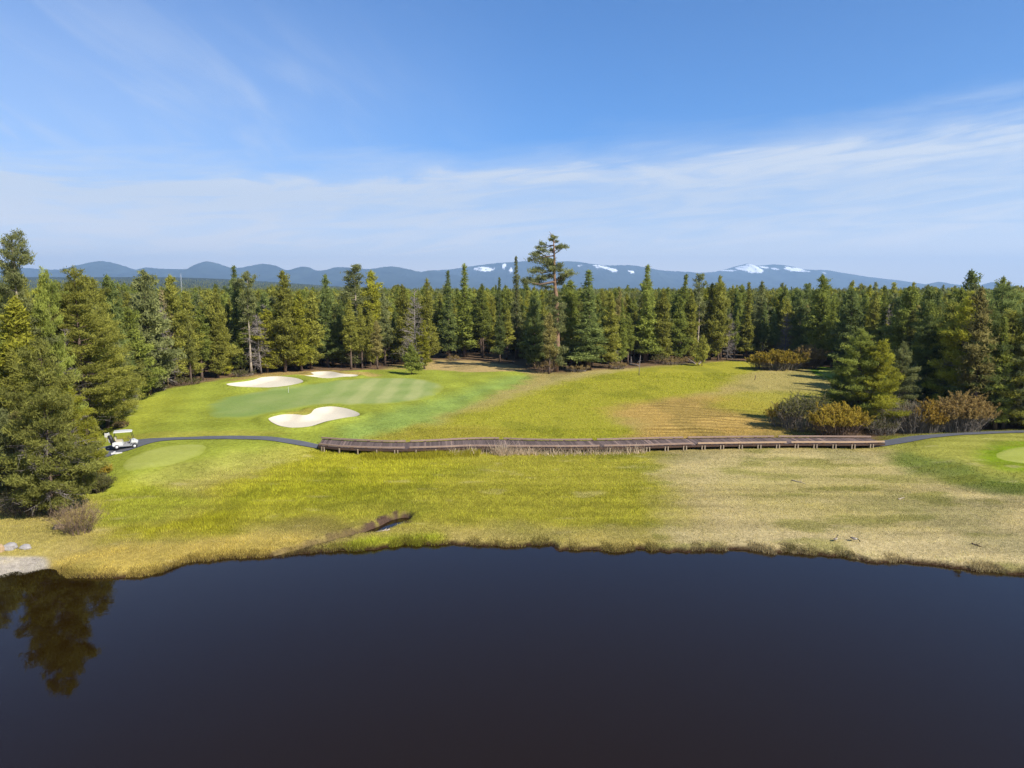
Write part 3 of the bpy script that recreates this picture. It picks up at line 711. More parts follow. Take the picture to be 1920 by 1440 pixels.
TREES = []
BIN = [(-500, 'left of the golf cart'), (205, 'behind the lawn’s left end'), (330, 'left of the long bunker'), (430, 'behind the long upper bunker'), (570, 'behind the hooked upper bunker'),
       (690, 'beside the small lone tree'), (800, 'behind the bare tan strip'), (955, 'just left of the giant old pine'), (1045, 'just right of the giant old pine'), (1170, 'behind the fallen logs'),
       (1310, 'left of the yellow willow pair'), (1425, 'behind the yellow willow pair'), (1560, 'behind the boardwalk’s right end'), (1690, 'behind the rust willows'), (1850, 'behind the right-hand path')]
BIN = [(a, b.replace('’', "'")) for a, b in BIN]
def place_of(px):
    k = BIN[0][1]
    for a, b in BIN:
        if px >= a: k = b
    return k
def px_of(x, y): return 960 + F * x / (y * CP + .001) * 1.0
LABELS = set(); HEROES = set()
GR = 'pines along the edge of the forest'
def plant(kind, colour, x, y, H, wide=1.0, label=None, rz=None, name='pine_tree', cat='pine tree'):
    rz = random.uniform(0, 6.28) if rz is None else rz
    z = hz(x, y)
    root = thing(name, label, cat, (x, y, z - .05), rz, GR if name == 'pine_tree' else None)
    if kind in SNAGS:
        t, b_, H0 = SNAGS[kind]; k = H / H0
        ch = [link('trunk', t, root), link('branches', b_, root)]
    else:
        c, t, H0 = PROTO[kind]; k = H / H0
        cr = link('crown', c, root); cr.material_slots[0].link = 'OBJECT'; cr.material_slots[0].material = GREENS[colour]
        ch = [link('trunk', t, root), cr]
        if kind in TWIGS: link('dead_twigs', TWIGS[kind], root)
    root.scale = (k * wide, k * wide, k)
    if not label in HEROES: root.rotation_euler = (random.gauss(0, .018), random.gauss(0, .018), rz)
    TREES.append((x, y))
    return root
def hero(kind, colour, px, py, ptop, label, wide=1.0, name='pine_tree', cat='pine tree'):
    x, y, z = at(px, py)
    LABELS.add(label); HEROES.add(label)
    zt = top_z(ptop, y)
    x = (px - 960) / F * (y * CP + (CAM_Z - (zt if zt - z > 7 else z)) * SP)     # the number read off the photo is the tip
    return plant(kind, colour, x, y, zt - hz(x, y), wide, label, None, name, cat)

# the near trees on the left bank
hero('near0', 'dark olive', 70, 968, 632, 'big dark olive pine nearest the pond on the left bank', .84)
hero('near1', 'yellow-green', 120, 914, 712, 'low bushy yellow-tinged pine at the tip of the left bank trees', 1.0)
hero('near2', 'grey-green', -45, 935, 700, 'grey-green pine cut by the left photo edge beside the pond', .95)
hero('grey0', 'grey-green', 24, 850, 442, 'tall sparse grey-topped pine rising highest at the far left', 1.0)
hero('tall0', 'olive', 30, 842, 500, 'bushy olive pine below the sparse grey-topped pine', .85)
hero('tall1', 'olive', 137, 828, 498, 'tall pointed dark olive pine above the golf cart', 1.12)
hero('near2', 'mid green', 86, 845, 506, 'narrow green pine between the grey-topped and the pointed pine', .5)
hero('near1', 'grey-green', 222, 782, 640, 'grey-green bushy pine where the lawn meets the left trees', .95)
hero('near0', 'olive', 186, 804, 575, 'olive pine right behind the golf cart', .95)
hero('near2', 'dark olive', 112, 905, 800, 'short dark olive pine filling the middle of the left bank clump', 1.1)
hero('near0', 'brownish olive', 28, 925, 770, 'brownish pine with many bare twigs low on the left bank', 1.1)
hero('near1', 'brownish olive', 118, 868, 742, 'brown-tinged pine half hidden in the left bank clump', 1.0)
hero('near1', 'olive', 143, 888, 758, 'olive pine second from the golf cart in the bank clump', .70)
hero('near2', 'olive', 184, 882, 786, 'small olive pine closest to the golf cart', .58)
hero('near1', 'mid green', -30, 870, 600, 'green pine at the left photo edge behind the bank trees', .9)
hero('tall0', 'brownish olive', -90, 880, 560, 'brownish olive pine beyond the left photo edge', .9)
# the long tree line
hero('broad0', 'grey-green', 265, 742, 506, 'dark grey-green broad pine rising above the lawn left end', .95)
hero('full1', 'olive', 318, 722, 515, 'olive pine with a rounded top right of the pale leafless tree', 1.0)
hero('aspen0', None, 304, 724, 545, 'pale leafless tree with light forked trunk at the lawn edge', 1.0, 'leafless_tree', 'tree')
hero('broad1', 'olive', 232, 752, 600, 'broad olive pine at the lawn corner nearest the cart', .8)
hero('full2', 'olive', 345, 716, 545, 'olive pine third from the pale leafless tree', 1.05)
hero('broad1', 'olive', 400, 706, 540, 'broad olive pine with low boughs left of the long bunker', .8)
hero('broad2', 'yellow-green', 420, 704, 620, 'low yellow-green pine at the left tip of the long bunker', .9)
hero('spire0', 'deep green', 437, 698, 497, 'slim deep green spire standing left of the pale-trunked pine', 1.1)
hero('old0', 'grey-green', 463, 702, 509, 'grey-green pine with long pale bare trunk above the long bunker', .95)
hero('snag1', None, 485, 701, 590, 'grey dead tree full of twigs above the long bunker', 1.2, 'dead_tree', 'dead tree')
hero('broad2', 'olive', 527, 698, 508, 'large olive pine with a pointed top behind the long bunker', .92)
hero('full3', 'yellow-green', 560, 696, 545, 'yellow-green pine leaning light over the bunkers gap', 1.1)
hero('full0', 'deep green', 610, 688, 514, 'deep green pine with a sharp tip behind the hooked bunker', 1.1)
hero('bare0', 'olive', 655, 692, 560, 'olive pine with slanting pale trunk behind the hooked bunker', 1.1)
hero('bare1', 'olive', 676, 691, 570, 'olive pine with upright pale trunk right of the slanting one', 1.0)
hero('old1', 'grey-green', 664, 684, 501, 'round-topped grey old pine showing many bare limbs', 1.5)
hero('full1', 'yellow-green', 697, 684, 506, 'yellow-green pine just right of the round-topped grey pine', 1.1)
hero('bare2', 'brownish olive', 706, 692, 600, 'brownish pine with bare trunk near the lone tree shadow', 1.1)
hero('full3', 'olive', 756, 684, 533, 'olive pine directly behind the small lone tree', 1.0)
hero('small0', 'mid green', 772, 702, 646, 'small lone green pine standing on the lawn by its shadow', 1.05)
hero('snag0', None, 776, 692, 545, 'tall grey dead tree with drooping twigs above the lone pine', 1.15, 'dead_tree', 'dead tree')
hero('full2', 'yellow-green', 795, 692, 600, 'bright yellow-green pine right behind the small lone tree', 1.25)
hero('full0', 'olive', 802, 678, 522, 'tall olive pine right of the dead tree', 1.0)
hero('spire1', 'deep green', 840, 672, 506, 'deep green spire left of a matching slimmer spire', 1.25)
hero('spire2', 'mid green', 869, 670, 494, 'tall mid green spire over the tan strip', 1.35)
hero('bare0', 'mid green', 905, 670, 532, 'mid green pine with bare trunk on the tan strip', 1.1)
hero('spire0', 'deep green', 937, 678, 519, 'dark narrow spire between the tan strip and sparse spire', .8)
hero('spire1', 'grey-green', 968, 672, 479, 'tall thin grey-green spire left of the giant old pine', .85)
hero('broad0', 'deep green', 1003, 690, 556, 'dark broad pine tucked against the giant old pine', .95)
hero('bare2', 'brownish olive', 1030, 701, 585, 'slender brownish pine in front of the giant old pine trunk', 1.15)
hero('full1', 'mid green', 1071, 690, 524, 'mid green pine close behind the giant old pine on its right', 1.15)
hero('spire0', 'deep green', 1106, 694, 505, 'dense deep green spire with boughs to the ground', 1.75)
hero('full2', 'olive', 1145, 690, 545, 'olive pine right of the dense deep green spire', 1.0)
hero('spire1', 'mid green', 1214, 680, 495, 'tall mid green spire rising above the fallen logs', 1.35)
hero('full3', 'olive', 1245, 680, 541, 'olive pine right of the spire over the logs', 1.0)
hero('spire2', 'mid green', 1287, 676, 514, 'pointed green tree, left one of two equal tips', 1.35)
hero('old1', 'grey-green', 1311, 676, 517, 'grey-green sparse pine, right one of two equal tips', 1.0)
hero('small0', 'olive', 1316, 686, 628, 'small olive pine standing free before the wood', .8)
hero('broad1', 'olive', 1352, 676, 517, 'large olive pine with a wide top left of the willows', .75)
hero('snag1', None, 1366, 676, 588, 'grey twiggy dead tree among pines left of the willows', 1.0, 'dead_tree', 'dead tree')
hero('spire0', 'olive', 1405, 672, 528, 'olive pointed pine before a gap in the skyline', 1.2)
hero('full0', 'grey-green', 1428, 670, 527, 'grey-green pine behind the yellow willows left half', 1.05)
hero('old0', 'grey-green', 1468, 640, 530, 'thin distant pine with a tufted top over the willows', .6)
hero('full1', 'deep green', 1503, 676, 545, 'deep green pine above the browner willow', 1.1)
hero('full2', 'deep green', 1512, 670, 531, 'deep green taller pine left of the big yellow-green one', 1.1)
hero('broad2', 'mid green', 1543, 686, 515, 'big mid green pine towering behind the small far tee', .95)
hero('bare1', 'mid green', 1566, 691, 560, 'bare-trunked pine beside the small far tee', .9)
# the right-hand clump
hero('near1', 'mid green', 1614, 803, 616, 'dark-sided broad pine in front at the boardwalk right end', 1.1)
hero('near2', 'deep green', 1582, 798, 672, 'deep green lower pine on the meadow side of the dark-sided pine', .95)
hero('near2', 'yellow-green', 1652, 808, 638, 'bright yellow-green pine right of the dark-sided pine', 1.05)
hero('near1', 'grey-green', 1694, 798, 640, 'grey-green pine with open boughs above the rust willows', .85)
hero('near2', 'olive', 1792, 780, 566, 'large olive pine rising out of the rust willows', 1.0)
hero('near0', 'deep green', 1745, 778, 590, 'dark shaded pine between grey-green and large olive pines', .9)
hero('tall1', 'deep green', 1885, 786, 542, 'tall dark pine behind the right-hand path', 1.05)
hero('near1', 'olive', 1884, 798, 700, 'small olive pine with flat boughs at the path edge', .95)
hero('tall0', 'olive', 1940, 786, 548, 'olive pine cut by the right photo edge', .95)
hero('near2', 'deep green', 1838, 776, 545, 'deep green pine in the shade left of the tall dark one', .95)
hero('tall1', 'mid green', 2030, 788, 560, 'green pine beyond the right photo edge', .9)
for q, (a, b_) in enumerate([(1660, 534), (1709, 537), (1746, 536), (1762, 541), (1806, 540), (1600, 545)]):
    hero(['spire1', 'broad0', 'full1', 'spire2', 'full3', 'broad2'][q], ['mid green', 'mid green', 'deep green', 'deep green', 'mid green', 'deep green'][q], a, {1660: 706, 1709: 722, 1746: 742, 1762: 755, 1806: 780, 1600: 696}[a], b_,
         ['green pointed pine on the skyline above the grey-green pine', 'mid green broad pine on the skyline left of twin dark tips', 'first of twin dark tips on the right skyline', 'second of twin dark tips on the right skyline',
          'mid green pine on the skyline above the large olive pine', 'deep green broad pine on the skyline above the dark-sided pine'][q], 1.1)

# rows of pines along the rest of the forest edge
EDGE_PX = [(-260, 930), (-60, 880), (60, 850), (200, 782), (250, 742), (320, 721), (440, 701), (600, 691), (700, 690), (760, 680), (830, 669), (930, 668), (1000, 688), (1110, 690), (1200, 682), (1300, 676),
           (1410, 670), (1530, 680), (1620, 694), (1700, 722), (1760, 760), (1800, 786), (1850, 792), (1920, 791), (2100, 792), (2400, 800)]
EDGE = np.array([P0(a, b_, 1.8) for a, b_ in EDGE_PX])
seg = np.hypot(*np.diff(EDGE, axis=0).T); cum = np.concatenate([[0], np.cumsum(seg)])
def on_edge(s, off):
    i = min(np.searchsorted(cum, s, 'right') - 1, len(seg) - 1)
    t = (s - cum[i]) / seg[i]; p = EDGE[i] * (1 - t) + EDGE[i + 1] * t
    d = (EDGE[i + 1] - EDGE[i]) / seg[i]
    return p + np.array([-d[1], d[0]]) * off
FOREST = np.vstack([EDGE, [(500, 70), (500, 400), (-500, 400), (-500, 40)]])
KINDS = [('full', 4, 'rounded'), ('bare', 3, 'bare-trunked'), ('spire', 3, 'pointed'), ('broad', 3, 'broad')]
COLS = list(GREENS)
ROWS = [('at the wood edge', 1.0, 3.3), ('in the second row', 6.0, 3.3), ('deeper in the wood', 11.5, 3.6)]
n_fill = 0
for rname, off, step in ROWS:
    s = 1.0
    while s < cum[-1]:
        x, y = on_edge(s, off + random.uniform(-1.3, 1.8)); s += step * random.uniform(.8, 1.25)
        px = px_of(x, y)
        if not (-160 < px < 2080) or n_fill > 212: continue
        if min((x - a) ** 2 + (y - b_) ** 2 for a, b_ in TREES) < 3.2: continue
        if sdist(np.array([x]), np.array([y]), FOREST)[0] < -1: continue
        if 800 < px < 1000 and random.random() < (.85 if off < 3 else .45): continue
        place = place_of(px)
        H = (17.2 - random.gauss(.9, 1.1) + (1.2 if y < 110 else 0)) - hz(x, y)
        if px < 110: H *= .82
        opts = [(k, c, t) for k in range(4) for c in COLS for t in (('tall', 1.06), ('short', .84), ('', .96))]
        wts = []
        right = px > 1430
        for k, c, t in opts:
            w_ = [3.4, 2.0, .55, 2.6][k] * {'olive': 3, 'mid green': 3, 'yellow-green': 1.2, 'deep green': 2 if not right else 8, 'grey-green': 1.4, 'brownish olive': .8, 'dark olive': 2 if not right else 5}[c]
            if 800 < px < 1000: w_ *= 9 if k == 1 else .4
            elif 560 < px < 800 and k == 1: w_ *= 2.5
            wts.append(w_)
        for _ in range(40):
            k, c, t = random.choices(opts, wts)[0]
            lb = f"{t[0]} {c} {KINDS[k][2]} pine {rname} {place}".strip()
            if lb not in LABELS: break
        LABELS.add(lb)
        if random.random() < .07 and off < 8:
            lb2 = f"grey leafless dead pine {rname} {place}"
            if lb2 not in LABELS:
                LABELS.add(lb2); plant(random.choice(['snag0', 'snag1']), None, x, y, max(6, H * random.uniform(.6, .95)), random.uniform(.8, 1.1), lb2, None, 'dead_tree', 'dead tree'); continue
        near = y < 100
        kind = (random.choice(['near0', 'near1', 'near2', 'tall0', 'tall1']) if near and k in (0, 3) else KINDS[k][0] + str(random.randrange(KINDS[k][1])))
        plant(kind, c, x, y, max(7, H * t[1]), random.uniform(.82, 1.32) * (.8 if kind[:4] == 'near' else 1), lb)
        n_fill += 1

# the rest of the forest, one mass out to where trees melt together
def forest_mass():
    pts, rot, scl, idx = [], [], [], []
    def band(y0, y1, dens, lo, hi, edge=False):
        A = (y1 - y0) * (y1 + y0) * .95
        n = int(A * dens)
        yy = np.sqrt(rng.uniform(y0 ** 2, y1 ** 2, n)); xx = yy * rng.uniform(-.95, .95, n)
        if edge:
            k = sdist(xx, yy, FOREST) > 10.5
            xx, yy = xx[k], yy[k]
        z = h(xx, yy); H = rng.normal(0, 1, len(xx)) * .85 + np.where(rng.random(len(xx)) < .045, 2.3, 0)
        kk = rng.integers(0, 12, len(xx))
        pts.append(np.column_stack([xx, yy, z - .1])); rot.append(rng.uniform(0, 6.28, len(xx)))
        scl.append(((15.1 if y0 < 1000 else 9.0) + H) / 15.0); idx.append(kk)
    band(60, 190, .12, 0, 0, True); band(190, 330, .085, 0, 0); band(330, 700, .022, 0, 0); band(700, 1500, .007, 0, 0); band(1500, 4200, .0011, 0, 0)
    P = np.vstack(pts)
    me = bpy.data.meshes.new('forest'); me.vertices.add(len(P)); me.vertices.foreach_set('co', P.astype(np.float32).ravel())
    for nm, v in (('rot', np.concatenate(rot)), ('scl', np.concatenate(scl))):
        me.attributes.new(nm, 'FLOAT', 'POINT').data.foreach_set('value', v.astype(np.float32))
    me.attributes.new('idx', 'INT', 'POINT').data.foreach_set('value', np.concatenate(idx).astype(np.int32))
    o = link('forest', me)
    g = bpy.data.node_groups.new('forest_trees', 'GeometryNodeTree')
    g.interface.new_socket(name='Geometry', in_out='INPUT', socket_type='NodeSocketGeometry'); g.interface.new_socket(name='Geometry', in_out='OUTPUT', socket_type='NodeSocketGeometry')
    gi = g.nodes.new('NodeGroupInput'); go = g.nodes.new('NodeGroupOutput'); L = g.links.new
    kinds = ['full0', 'full1', 'full2', 'full3', 'bare0', 'bare1', 'broad2', 'spire1', 'full1', 'broad0', 'broad1', 'old0']
    cols = ['olive', 'mid green', 'olive', 'yellow-green', 'grey-green', 'mid green', 'olive', 'mid green', 'deep green', 'olive', 'mid green', 'grey-green']
    ji = g.nodes.new('GeometryNodeJoinGeometry')
    allv = [ob for ob in bpy.data.objects if ob.name.split('.')[0] in ('crown', 'trunk')]
    for kd, cl in zip(kinds, cols):
        c, t, H0 = PROTO[kd]
        oc = next(ob for ob in allv if ob.data == c); ot = next(ob for ob in allv if ob.data == t)
        jt = g.nodes.new('GeometryNodeJoinGeometry')
        for ob, mt in ((oc, GREENS[cl]), (ot, None)):
            oi = g.nodes.new('GeometryNodeObjectInfo'); oi.transform_space = 'ORIGINAL'; oi.inputs['Object'].default_value = ob; oi.inputs['As Instance'].default_value = False
            out_ = oi.outputs['Geometry']
            if mt:
                sm = g.nodes.new('GeometryNodeSetMaterial'); sm.inputs['Material'].default_value = mt; L(out_, sm.inputs['Geometry']); out_ = sm.outputs[0]
            L(out_, jt.inputs[0])
        tf = g.nodes.new('GeometryNodeTransform'); k = 15.0 / H0; tf.inputs['Scale'].default_value = (k, k, k); L(jt.outputs[0], tf.inputs['Geometry'])
        ti_ = g.nodes.new('GeometryNodeGeometryToInstance'); L(tf.outputs[0], ti_.inputs[0]); L(ti_.outputs[0], ji.inputs[0])
    ip = g.nodes.new('GeometryNodeInstanceOnPoints'); ip.inputs['Pick Instance'].default_value = True
    def named(n, t):
        a = g.nodes.new('GeometryNodeInputNamedAttribute'); a.data_type = t; a.inputs['Name'].default_value = n
        return a.outputs['Attribute']
    cb = g.nodes.new('ShaderNodeCombineXYZ'); L(named('rot', 'FLOAT'), cb.inputs[2])
    L(gi.outputs[0], ip.inputs['Points']); L(ji.outputs[0], ip.inputs['Instance']); L(named('idx', 'INT'), ip.inputs['Instance Index'])
    L(cb.outputs[0], ip.inputs['Rotation']); L(named('scl', 'FLOAT'), ip.inputs['Scale']); L(ip.outputs[0], go.inputs[0])
    md = o.modifiers.new('trees', 'NODES'); md.node_group = g
    tag(o, 'endless pine forest behind the front rows, reaching to the hills', 'forest', kind='stuff')
    return len(P)
n_mass = forest_mass()
print('trees', len(TREES), 'fill', n_fill, 'mass', n_mass)

# ------------------------------------------------------------------ the giant old pine
def giant():
    X, Y, Z = at(1042, 697)
    u = Y / F / CP * 1.0                      # metres per photo pixel at its distance
    q = 160 / 823                              # crop pixel to photo pixel
    zz = lambda cy: top_z(430 + cy * q, Y) - Z
    xx = lambda cx: (940 + cx * q - 1042) * u
    r = np.random.default_rng(77)
    root = thing('pine_tree', 'giant old pine with a broken top and bare side limbs towering over the forest', 'pine tree', (X, Y, Z - .05), 0, GR)
    w = MB()
    tp = [(545, 1385), (540, 1150), (532, 860), (524, 640), (510, 540), (505, 420), (503, 260), (498, 150), (494, 90), (470, 40), (452, 18)]
    T_ = [(xx(a) * (.3 if b > 1200 else 1), 0, zz(b)) for a, b in tp]; T_[0] = (0, 0, -.2)
    w.tube(T_, [.62, .52, .46, .40, .31, .25, .20, .13, .09, .05, .02], 9)
    tr = w.mesh('trunk', M_BARKR, True)
    tz = lambda z: np.interp(z, [p[2] for p in T_], [p[0] for p in T_])
    w2 = MB(); CC, DD, TT = [], [], []
    limbs = [  # attach height in crop, end x, end y, blob size, droop
        (150, 385, 132, .5), (150, 350, 162, .35), (215, 385, 195, .8), (250, 310, 245, .85), (255, 345, 220, .5), (300, 300, 295, 1.0), (300, 400, 275, .9), (320, 450, 290, .8),
        (350, 470, 340, 1.0), (370, 490, 380, 1.0), (385, 335, 380, 1.0), (395, 300, 400, .8), (400, 430, 330, .9), (430, 400, 460, .9), (440, 350, 470, .6), (500, 260, 485, 1.2), (500, 215, 500, .8), (510, 330, 505, 1.0),
        (545, 470, 550, .3), (560, 390, 540, .4), (120, 530, 108, .2), (160, 545, 165, .4), (235, 590, 165, .7), (210, 560, 160, .5), (340, 550, 345, .7), (400, 560, 390, .6), (480, 600, 440, 1.0), (500, 640, 410, 1.1), (490, 655, 425, .7),
        (510, 585, 480, .7), (520, 560, 520, .6), (70, 478, 62, .2), (95, 470, 95, .3), (90, 503, 80, .22), (300, 480, 300, .5), (460, 470, 440, .6), (240, 480, 190, .3)]
    for az_, ex, ey, b in limbs:
        z0 = zz(az_); x0 = tz(z0); x1 = xx(ex); z1 = zz(ey); dy = r.normal() * max(.8, abs(x1 - x0) * .5)
        mid = np.array([(x0 + x1) * .5, dy * .45, (z0 + z1) * .5 - abs(x1 - x0) * .10])
        e = np.array([x1, dy, z1])
        L_ = np.linalg.norm(e - [x0, 0, z0])
        w2.tube([(x0, 0, z0), tuple(mid), tuple(e)], [.05 + .022 * L_, .04 + .012 * L_, .025], 5, False)
        n = int(38 * b + 5)
        c = e + r.normal(size=(n, 3)) * np.array([.56, .56, .25]) * b
        along = r.random(n) < .3
        c[along] = mid + (e - mid) * r.random((along.sum(), 1)) + r.normal(size=(along.sum(), 3)) * .25 * b
        for k in range(7):
            a = mid + (e - mid) * r.uniform(.2, 1); v = c[r.integers(n)]
            w2.tube([tuple(a), tuple(v)], [.03, .012], 3, False)
        CC.append(c); DD.append(np.repeat([[(x1 - x0) / L_ * .7, dy / L_, .45]], n, 0)); TT.append(np.clip(r.normal(.4, .2) + r.normal(size=n) * .15, 0, 1))
    for k in range(46):
        z0 = zz(r.uniform(600, 1290)); ph = r.uniform(0, 6.28); L_ = r.uniform(.6, 1.9); n = int(r.integers(8, 26))
        e = np.array([tz(z0) + math.cos(ph) * L_, math.sin(ph) * L_, z0 - .15])
        w2.tube([(tz(z0), 0, z0), tuple(e)], [.05, .02], 4, False)
        c = e + r.normal(size=(n, 3)) * np.array([.38, .38, .2]); CC.append(c); DD.append(np.repeat([[math.cos(ph) * .6, math.sin(ph) * .6, .4]], n, 0)); TT.append(np.clip(r.normal(.35, .2) + r.normal(size=n) * .15, 0, 1))
    for k in range(26):                    # stubs and thin dead limbs down the trunk
        z0 = zz(r.uniform(560, 1250)); ph = r.uniform(0, 6.28); L_ = r.uniform(.5, 1.7)
        w2.tube([(tz(z0), 0, z0), (tz(z0) + math.cos(ph) * L_, math.sin(ph) * L_, z0 + r.normal() * .25)], [.06, .02], 4, False)
    V, ti = tufts(np.vstack(CC), np.vstack(DD), np.concatenate(TT), 9, .42, .13, r, .2)
    link('trunk', tr, root); link('branches', w2.mesh('branches', M_BARK, True), root)
    link('crown', crown_mesh('crown', V, ti, GREENS['grey-green']), root)
giant()

# ------------------------------------------------------------------ shrubs
def shrub_meshes(seed, wx, wy, H, n, twig_m, leaf_m, leafy_from=.5, leaves=40, bl=.16, bw=.07, w0=.022, spread=.55):
    r = np.random.default_rng(seed); V, T = [], []
    LC, LD = [], []
    for i in range(n):
        a = r.uniform(0, 2 * PI); q = math.sqrt(r.random())
        bx, by = q * math.cos(a) * wx * .38, q * math.sin(a) * wy * .38
        h_ = H * r.uniform(.65, 1.05) * (1 - .42 * q * q)
        ex, ey = bx + (q * math.cos(a) * spread + r.normal() * .16) * wx * .42, by + (q * math.sin(a) * spread + r.normal() * .16) * wy * .42
        t = np.linspace(0, 1, 5)
        P = np.column_stack([bx + (ex - bx) * t ** 1.5, by + (ey - by) * t ** 1.5, h_ * t]) + r.normal(size=(5, 3)) * .05
        segs = [(P, w0)]
        for k in range(5):
            t0 = r.uniform(.3, .95); p = np.array([np.interp(t0, t, P[:, m]) for m in range(3)]); v = np.array([r.normal() * .5, r.normal() * .5, r.uniform(.3, 1)]) * H * .22
            segs.append((np.array([p, p + v * .55, p + v]), w0 * .55))
        for S_, ww in segs:
            sd_ = r.normal(size=3); m = len(S_)
            side = np.cross(S_[-1] - S_[0], sd_); side /= np.linalg.norm(side) + 1e-9
            for b in range(m - 1):
                w1, w2_ = ww * (1 - b / m * .6), ww * (1 - (b + 1) / m * .6)
                k0 = len(V); V += [S_[b] - side * w1, S_[b] + side * w1, S_[b + 1] + side * w2_, S_[b + 1] - side * w2_]; T.append((k0, k0 + 1, k0 + 2, k0 + 3))
            if leaf_m:
                nn = max(2, int(leaves / 6)); tt = r.random(nn)
                pp = np.array([[np.interp(z, np.linspace(0, 1, m), S_[:, q2]) for q2 in range(3)] for z in tt])
                keep = pp[:, 2] > H * leafy_from * (.8 + .4 * r.random(nn))
                LC.append(pp[keep] + r.normal(size=(keep.sum(), 3)) * .06); LD.append(np.repeat((S_[-1] - S_[0])[None], keep.sum(), 0))
    tw = mesh_np('stems', np.array(V), np.array(T), [twig_m], False)
    lf = None
    if leaf_m:
        c = np.vstack(LC); d = np.vstack(LD); d = d / (np.linalg.norm(d, axis=1)[:, None] + 1e-9) + r.normal(size=d.shape) * .6
        Vl = tris_from(c, d, bl * r.uniform(.6, 1.4, len(c)), bw * r.uniform(.6, 1.4, len(c)), r)
        lf = mesh_np('leaves', Vl, np.arange(len(Vl)).reshape(-1, 3), [leaf_m], False, {'tint': np.repeat(r.random(len(c)), 3)})
    return tw, lf
L_YEL = leafy('willow_buds_yellow', (.32, .23, .03), (.50, .38, .06)); L_ORA = leafy('willow_buds_orange', (.30, .20, .035), (.42, .29, .06)); L_RUS = leafy('willow_buds_rust', (.235, .165, .06), (.35, .25, .09))
L_OLV = leafy('shrub_leaves_olive', (.09, .09, .03), (.16, .15, .05)); L_TAN = leafy('shrub_buds_tan', (.22, .16, .07), (.34, .26, .11))
T_GRY = plain('grey_brown_twigs', (.19, .162, .130), 1, .25, 3, 0); T_BRN = plain('brown_twigs', (.15, .105, .075), 1, .25, 3, 0); T_DRK = plain('dark_twigs', (.085, .065, .05), 1, .3, 3, 0); T_RED = plain('red_brown_twigs', (.17, .10, .06), 1, .25, 3, 0)
def shrub(px, py, wpx, hpx, label, tw, lf, seed, dy=.8, n=150, **kw):
    x, y, z = at(px, py); u = y / F
    t, l = shrub_meshes(seed, wpx * u, wpx * u * dy, hpx * u * 1.02, n, tw, lf, **kw)
    root = thing('willow_shrub' if lf else 'bare_shrub', label, 'shrub', (x, y, z - .05))
    link('stems', t, root)
    if l: link('leaves', l, root)
    return root
FARB = dict(bl=.34, bw=.17, w0=.035)
shrub(1462, 693, 92, 36, 'wide low willow with yellow top, left one of the far pair', T_GRY, L_YEL, 400, .7, 230, leaves=240, **FARB)
shrub(1512, 690, 66, 45, 'taller browner willow, right one of the far pair', T_BRN, L_RUS, 401, .8, 170, leaves=110, **FARB)
shrub(1424, 691, 40, 28, 'small yellow willow at the left tip of the far pair', T_GRY, L_YEL, 402, .8, 90, leaves=200, **FARB)
shrub(1568, 818, 96, 62, 'golden willow in front of the dark-sided pine at the boardwalk', T_BRN, L_YEL, 403, .7, 230, leaves=220, bl=.22, bw=.10)
shrub(1505, 806, 96, 72, 'dark shaded willow left of the golden one', T_GRY, L_OLV, 404, .7, 230, leaves=60, bl=.22, bw=.10)
shrub(1466, 800, 60, 46, 'low willow with yellow tips casting a shadow over the hay', T_GRY, L_YEL, 405, .7, 130, leaves=80, bl=.2, bw=.09)
shrub(1706, 812, 74, 66, 'grey leafless willow beside the path bend', T_GRY, L_TAN, 406, .7, 230, leaves=14, bl=.16, bw=.07)
shrub(1744, 812, 56, 62, 'bright orange willow between the grey and rust ones', T_GRY, L_ORA, 407, .7, 190, leaves=200, leafy_from=.42, bl=.22, bw=.10)
shrub(1800, 810, 100, 72, 'big rust-topped willow over a tangle of grey stems', T_GRY, L_RUS, 408, .6, 330, leaves=190, bl=.22, bw=.10)
shrub(1655, 815, 60, 34, 'grey brush at the foot of the bright yellow-green pine', T_GRY, L_OLV, 409, .7, 120, leaves=20, bl=.2, bw=.09)
shrub(146, 999, 62, 70, 'bare vase-shaped shrub with golden twigs on the pond bank', T_BRN, L_TAN, 410, .9, 150, leaves=30, leafy_from=.35, bl=.09, bw=.03, w0=.012, spread=1.2)
shrub(60, 962, 130, 46, 'tangle of dark bare brush under the big bank pine', T_DRK, L_OLV, 411, .7, 260, leaves=22, bl=.12, bw=.05, w0=.016)
shrub(178, 922, 56, 40, 'low dark shrub at the tip of the bank trees', T_DRK, L_OLV, 412, .9, 150, leaves=60, leafy_from=.25, bl=.14, bw=.06, w0=.016)
shrub(112, 962, 52, 60, 'pale bare brush between the bank pine and golden-twigged shrub', T_GRY, L_TAN, 413, .9, 130, leaves=8, bl=.1, bw=.04, w0=.016)
shrub(190, 890, 36, 26, 'small yellowish shrub beside the oval tee', T_BRN, L_YEL, 414, .9, 90, leaves=50, leafy_from=.2, bl=.14, bw=.06, w0=.014)
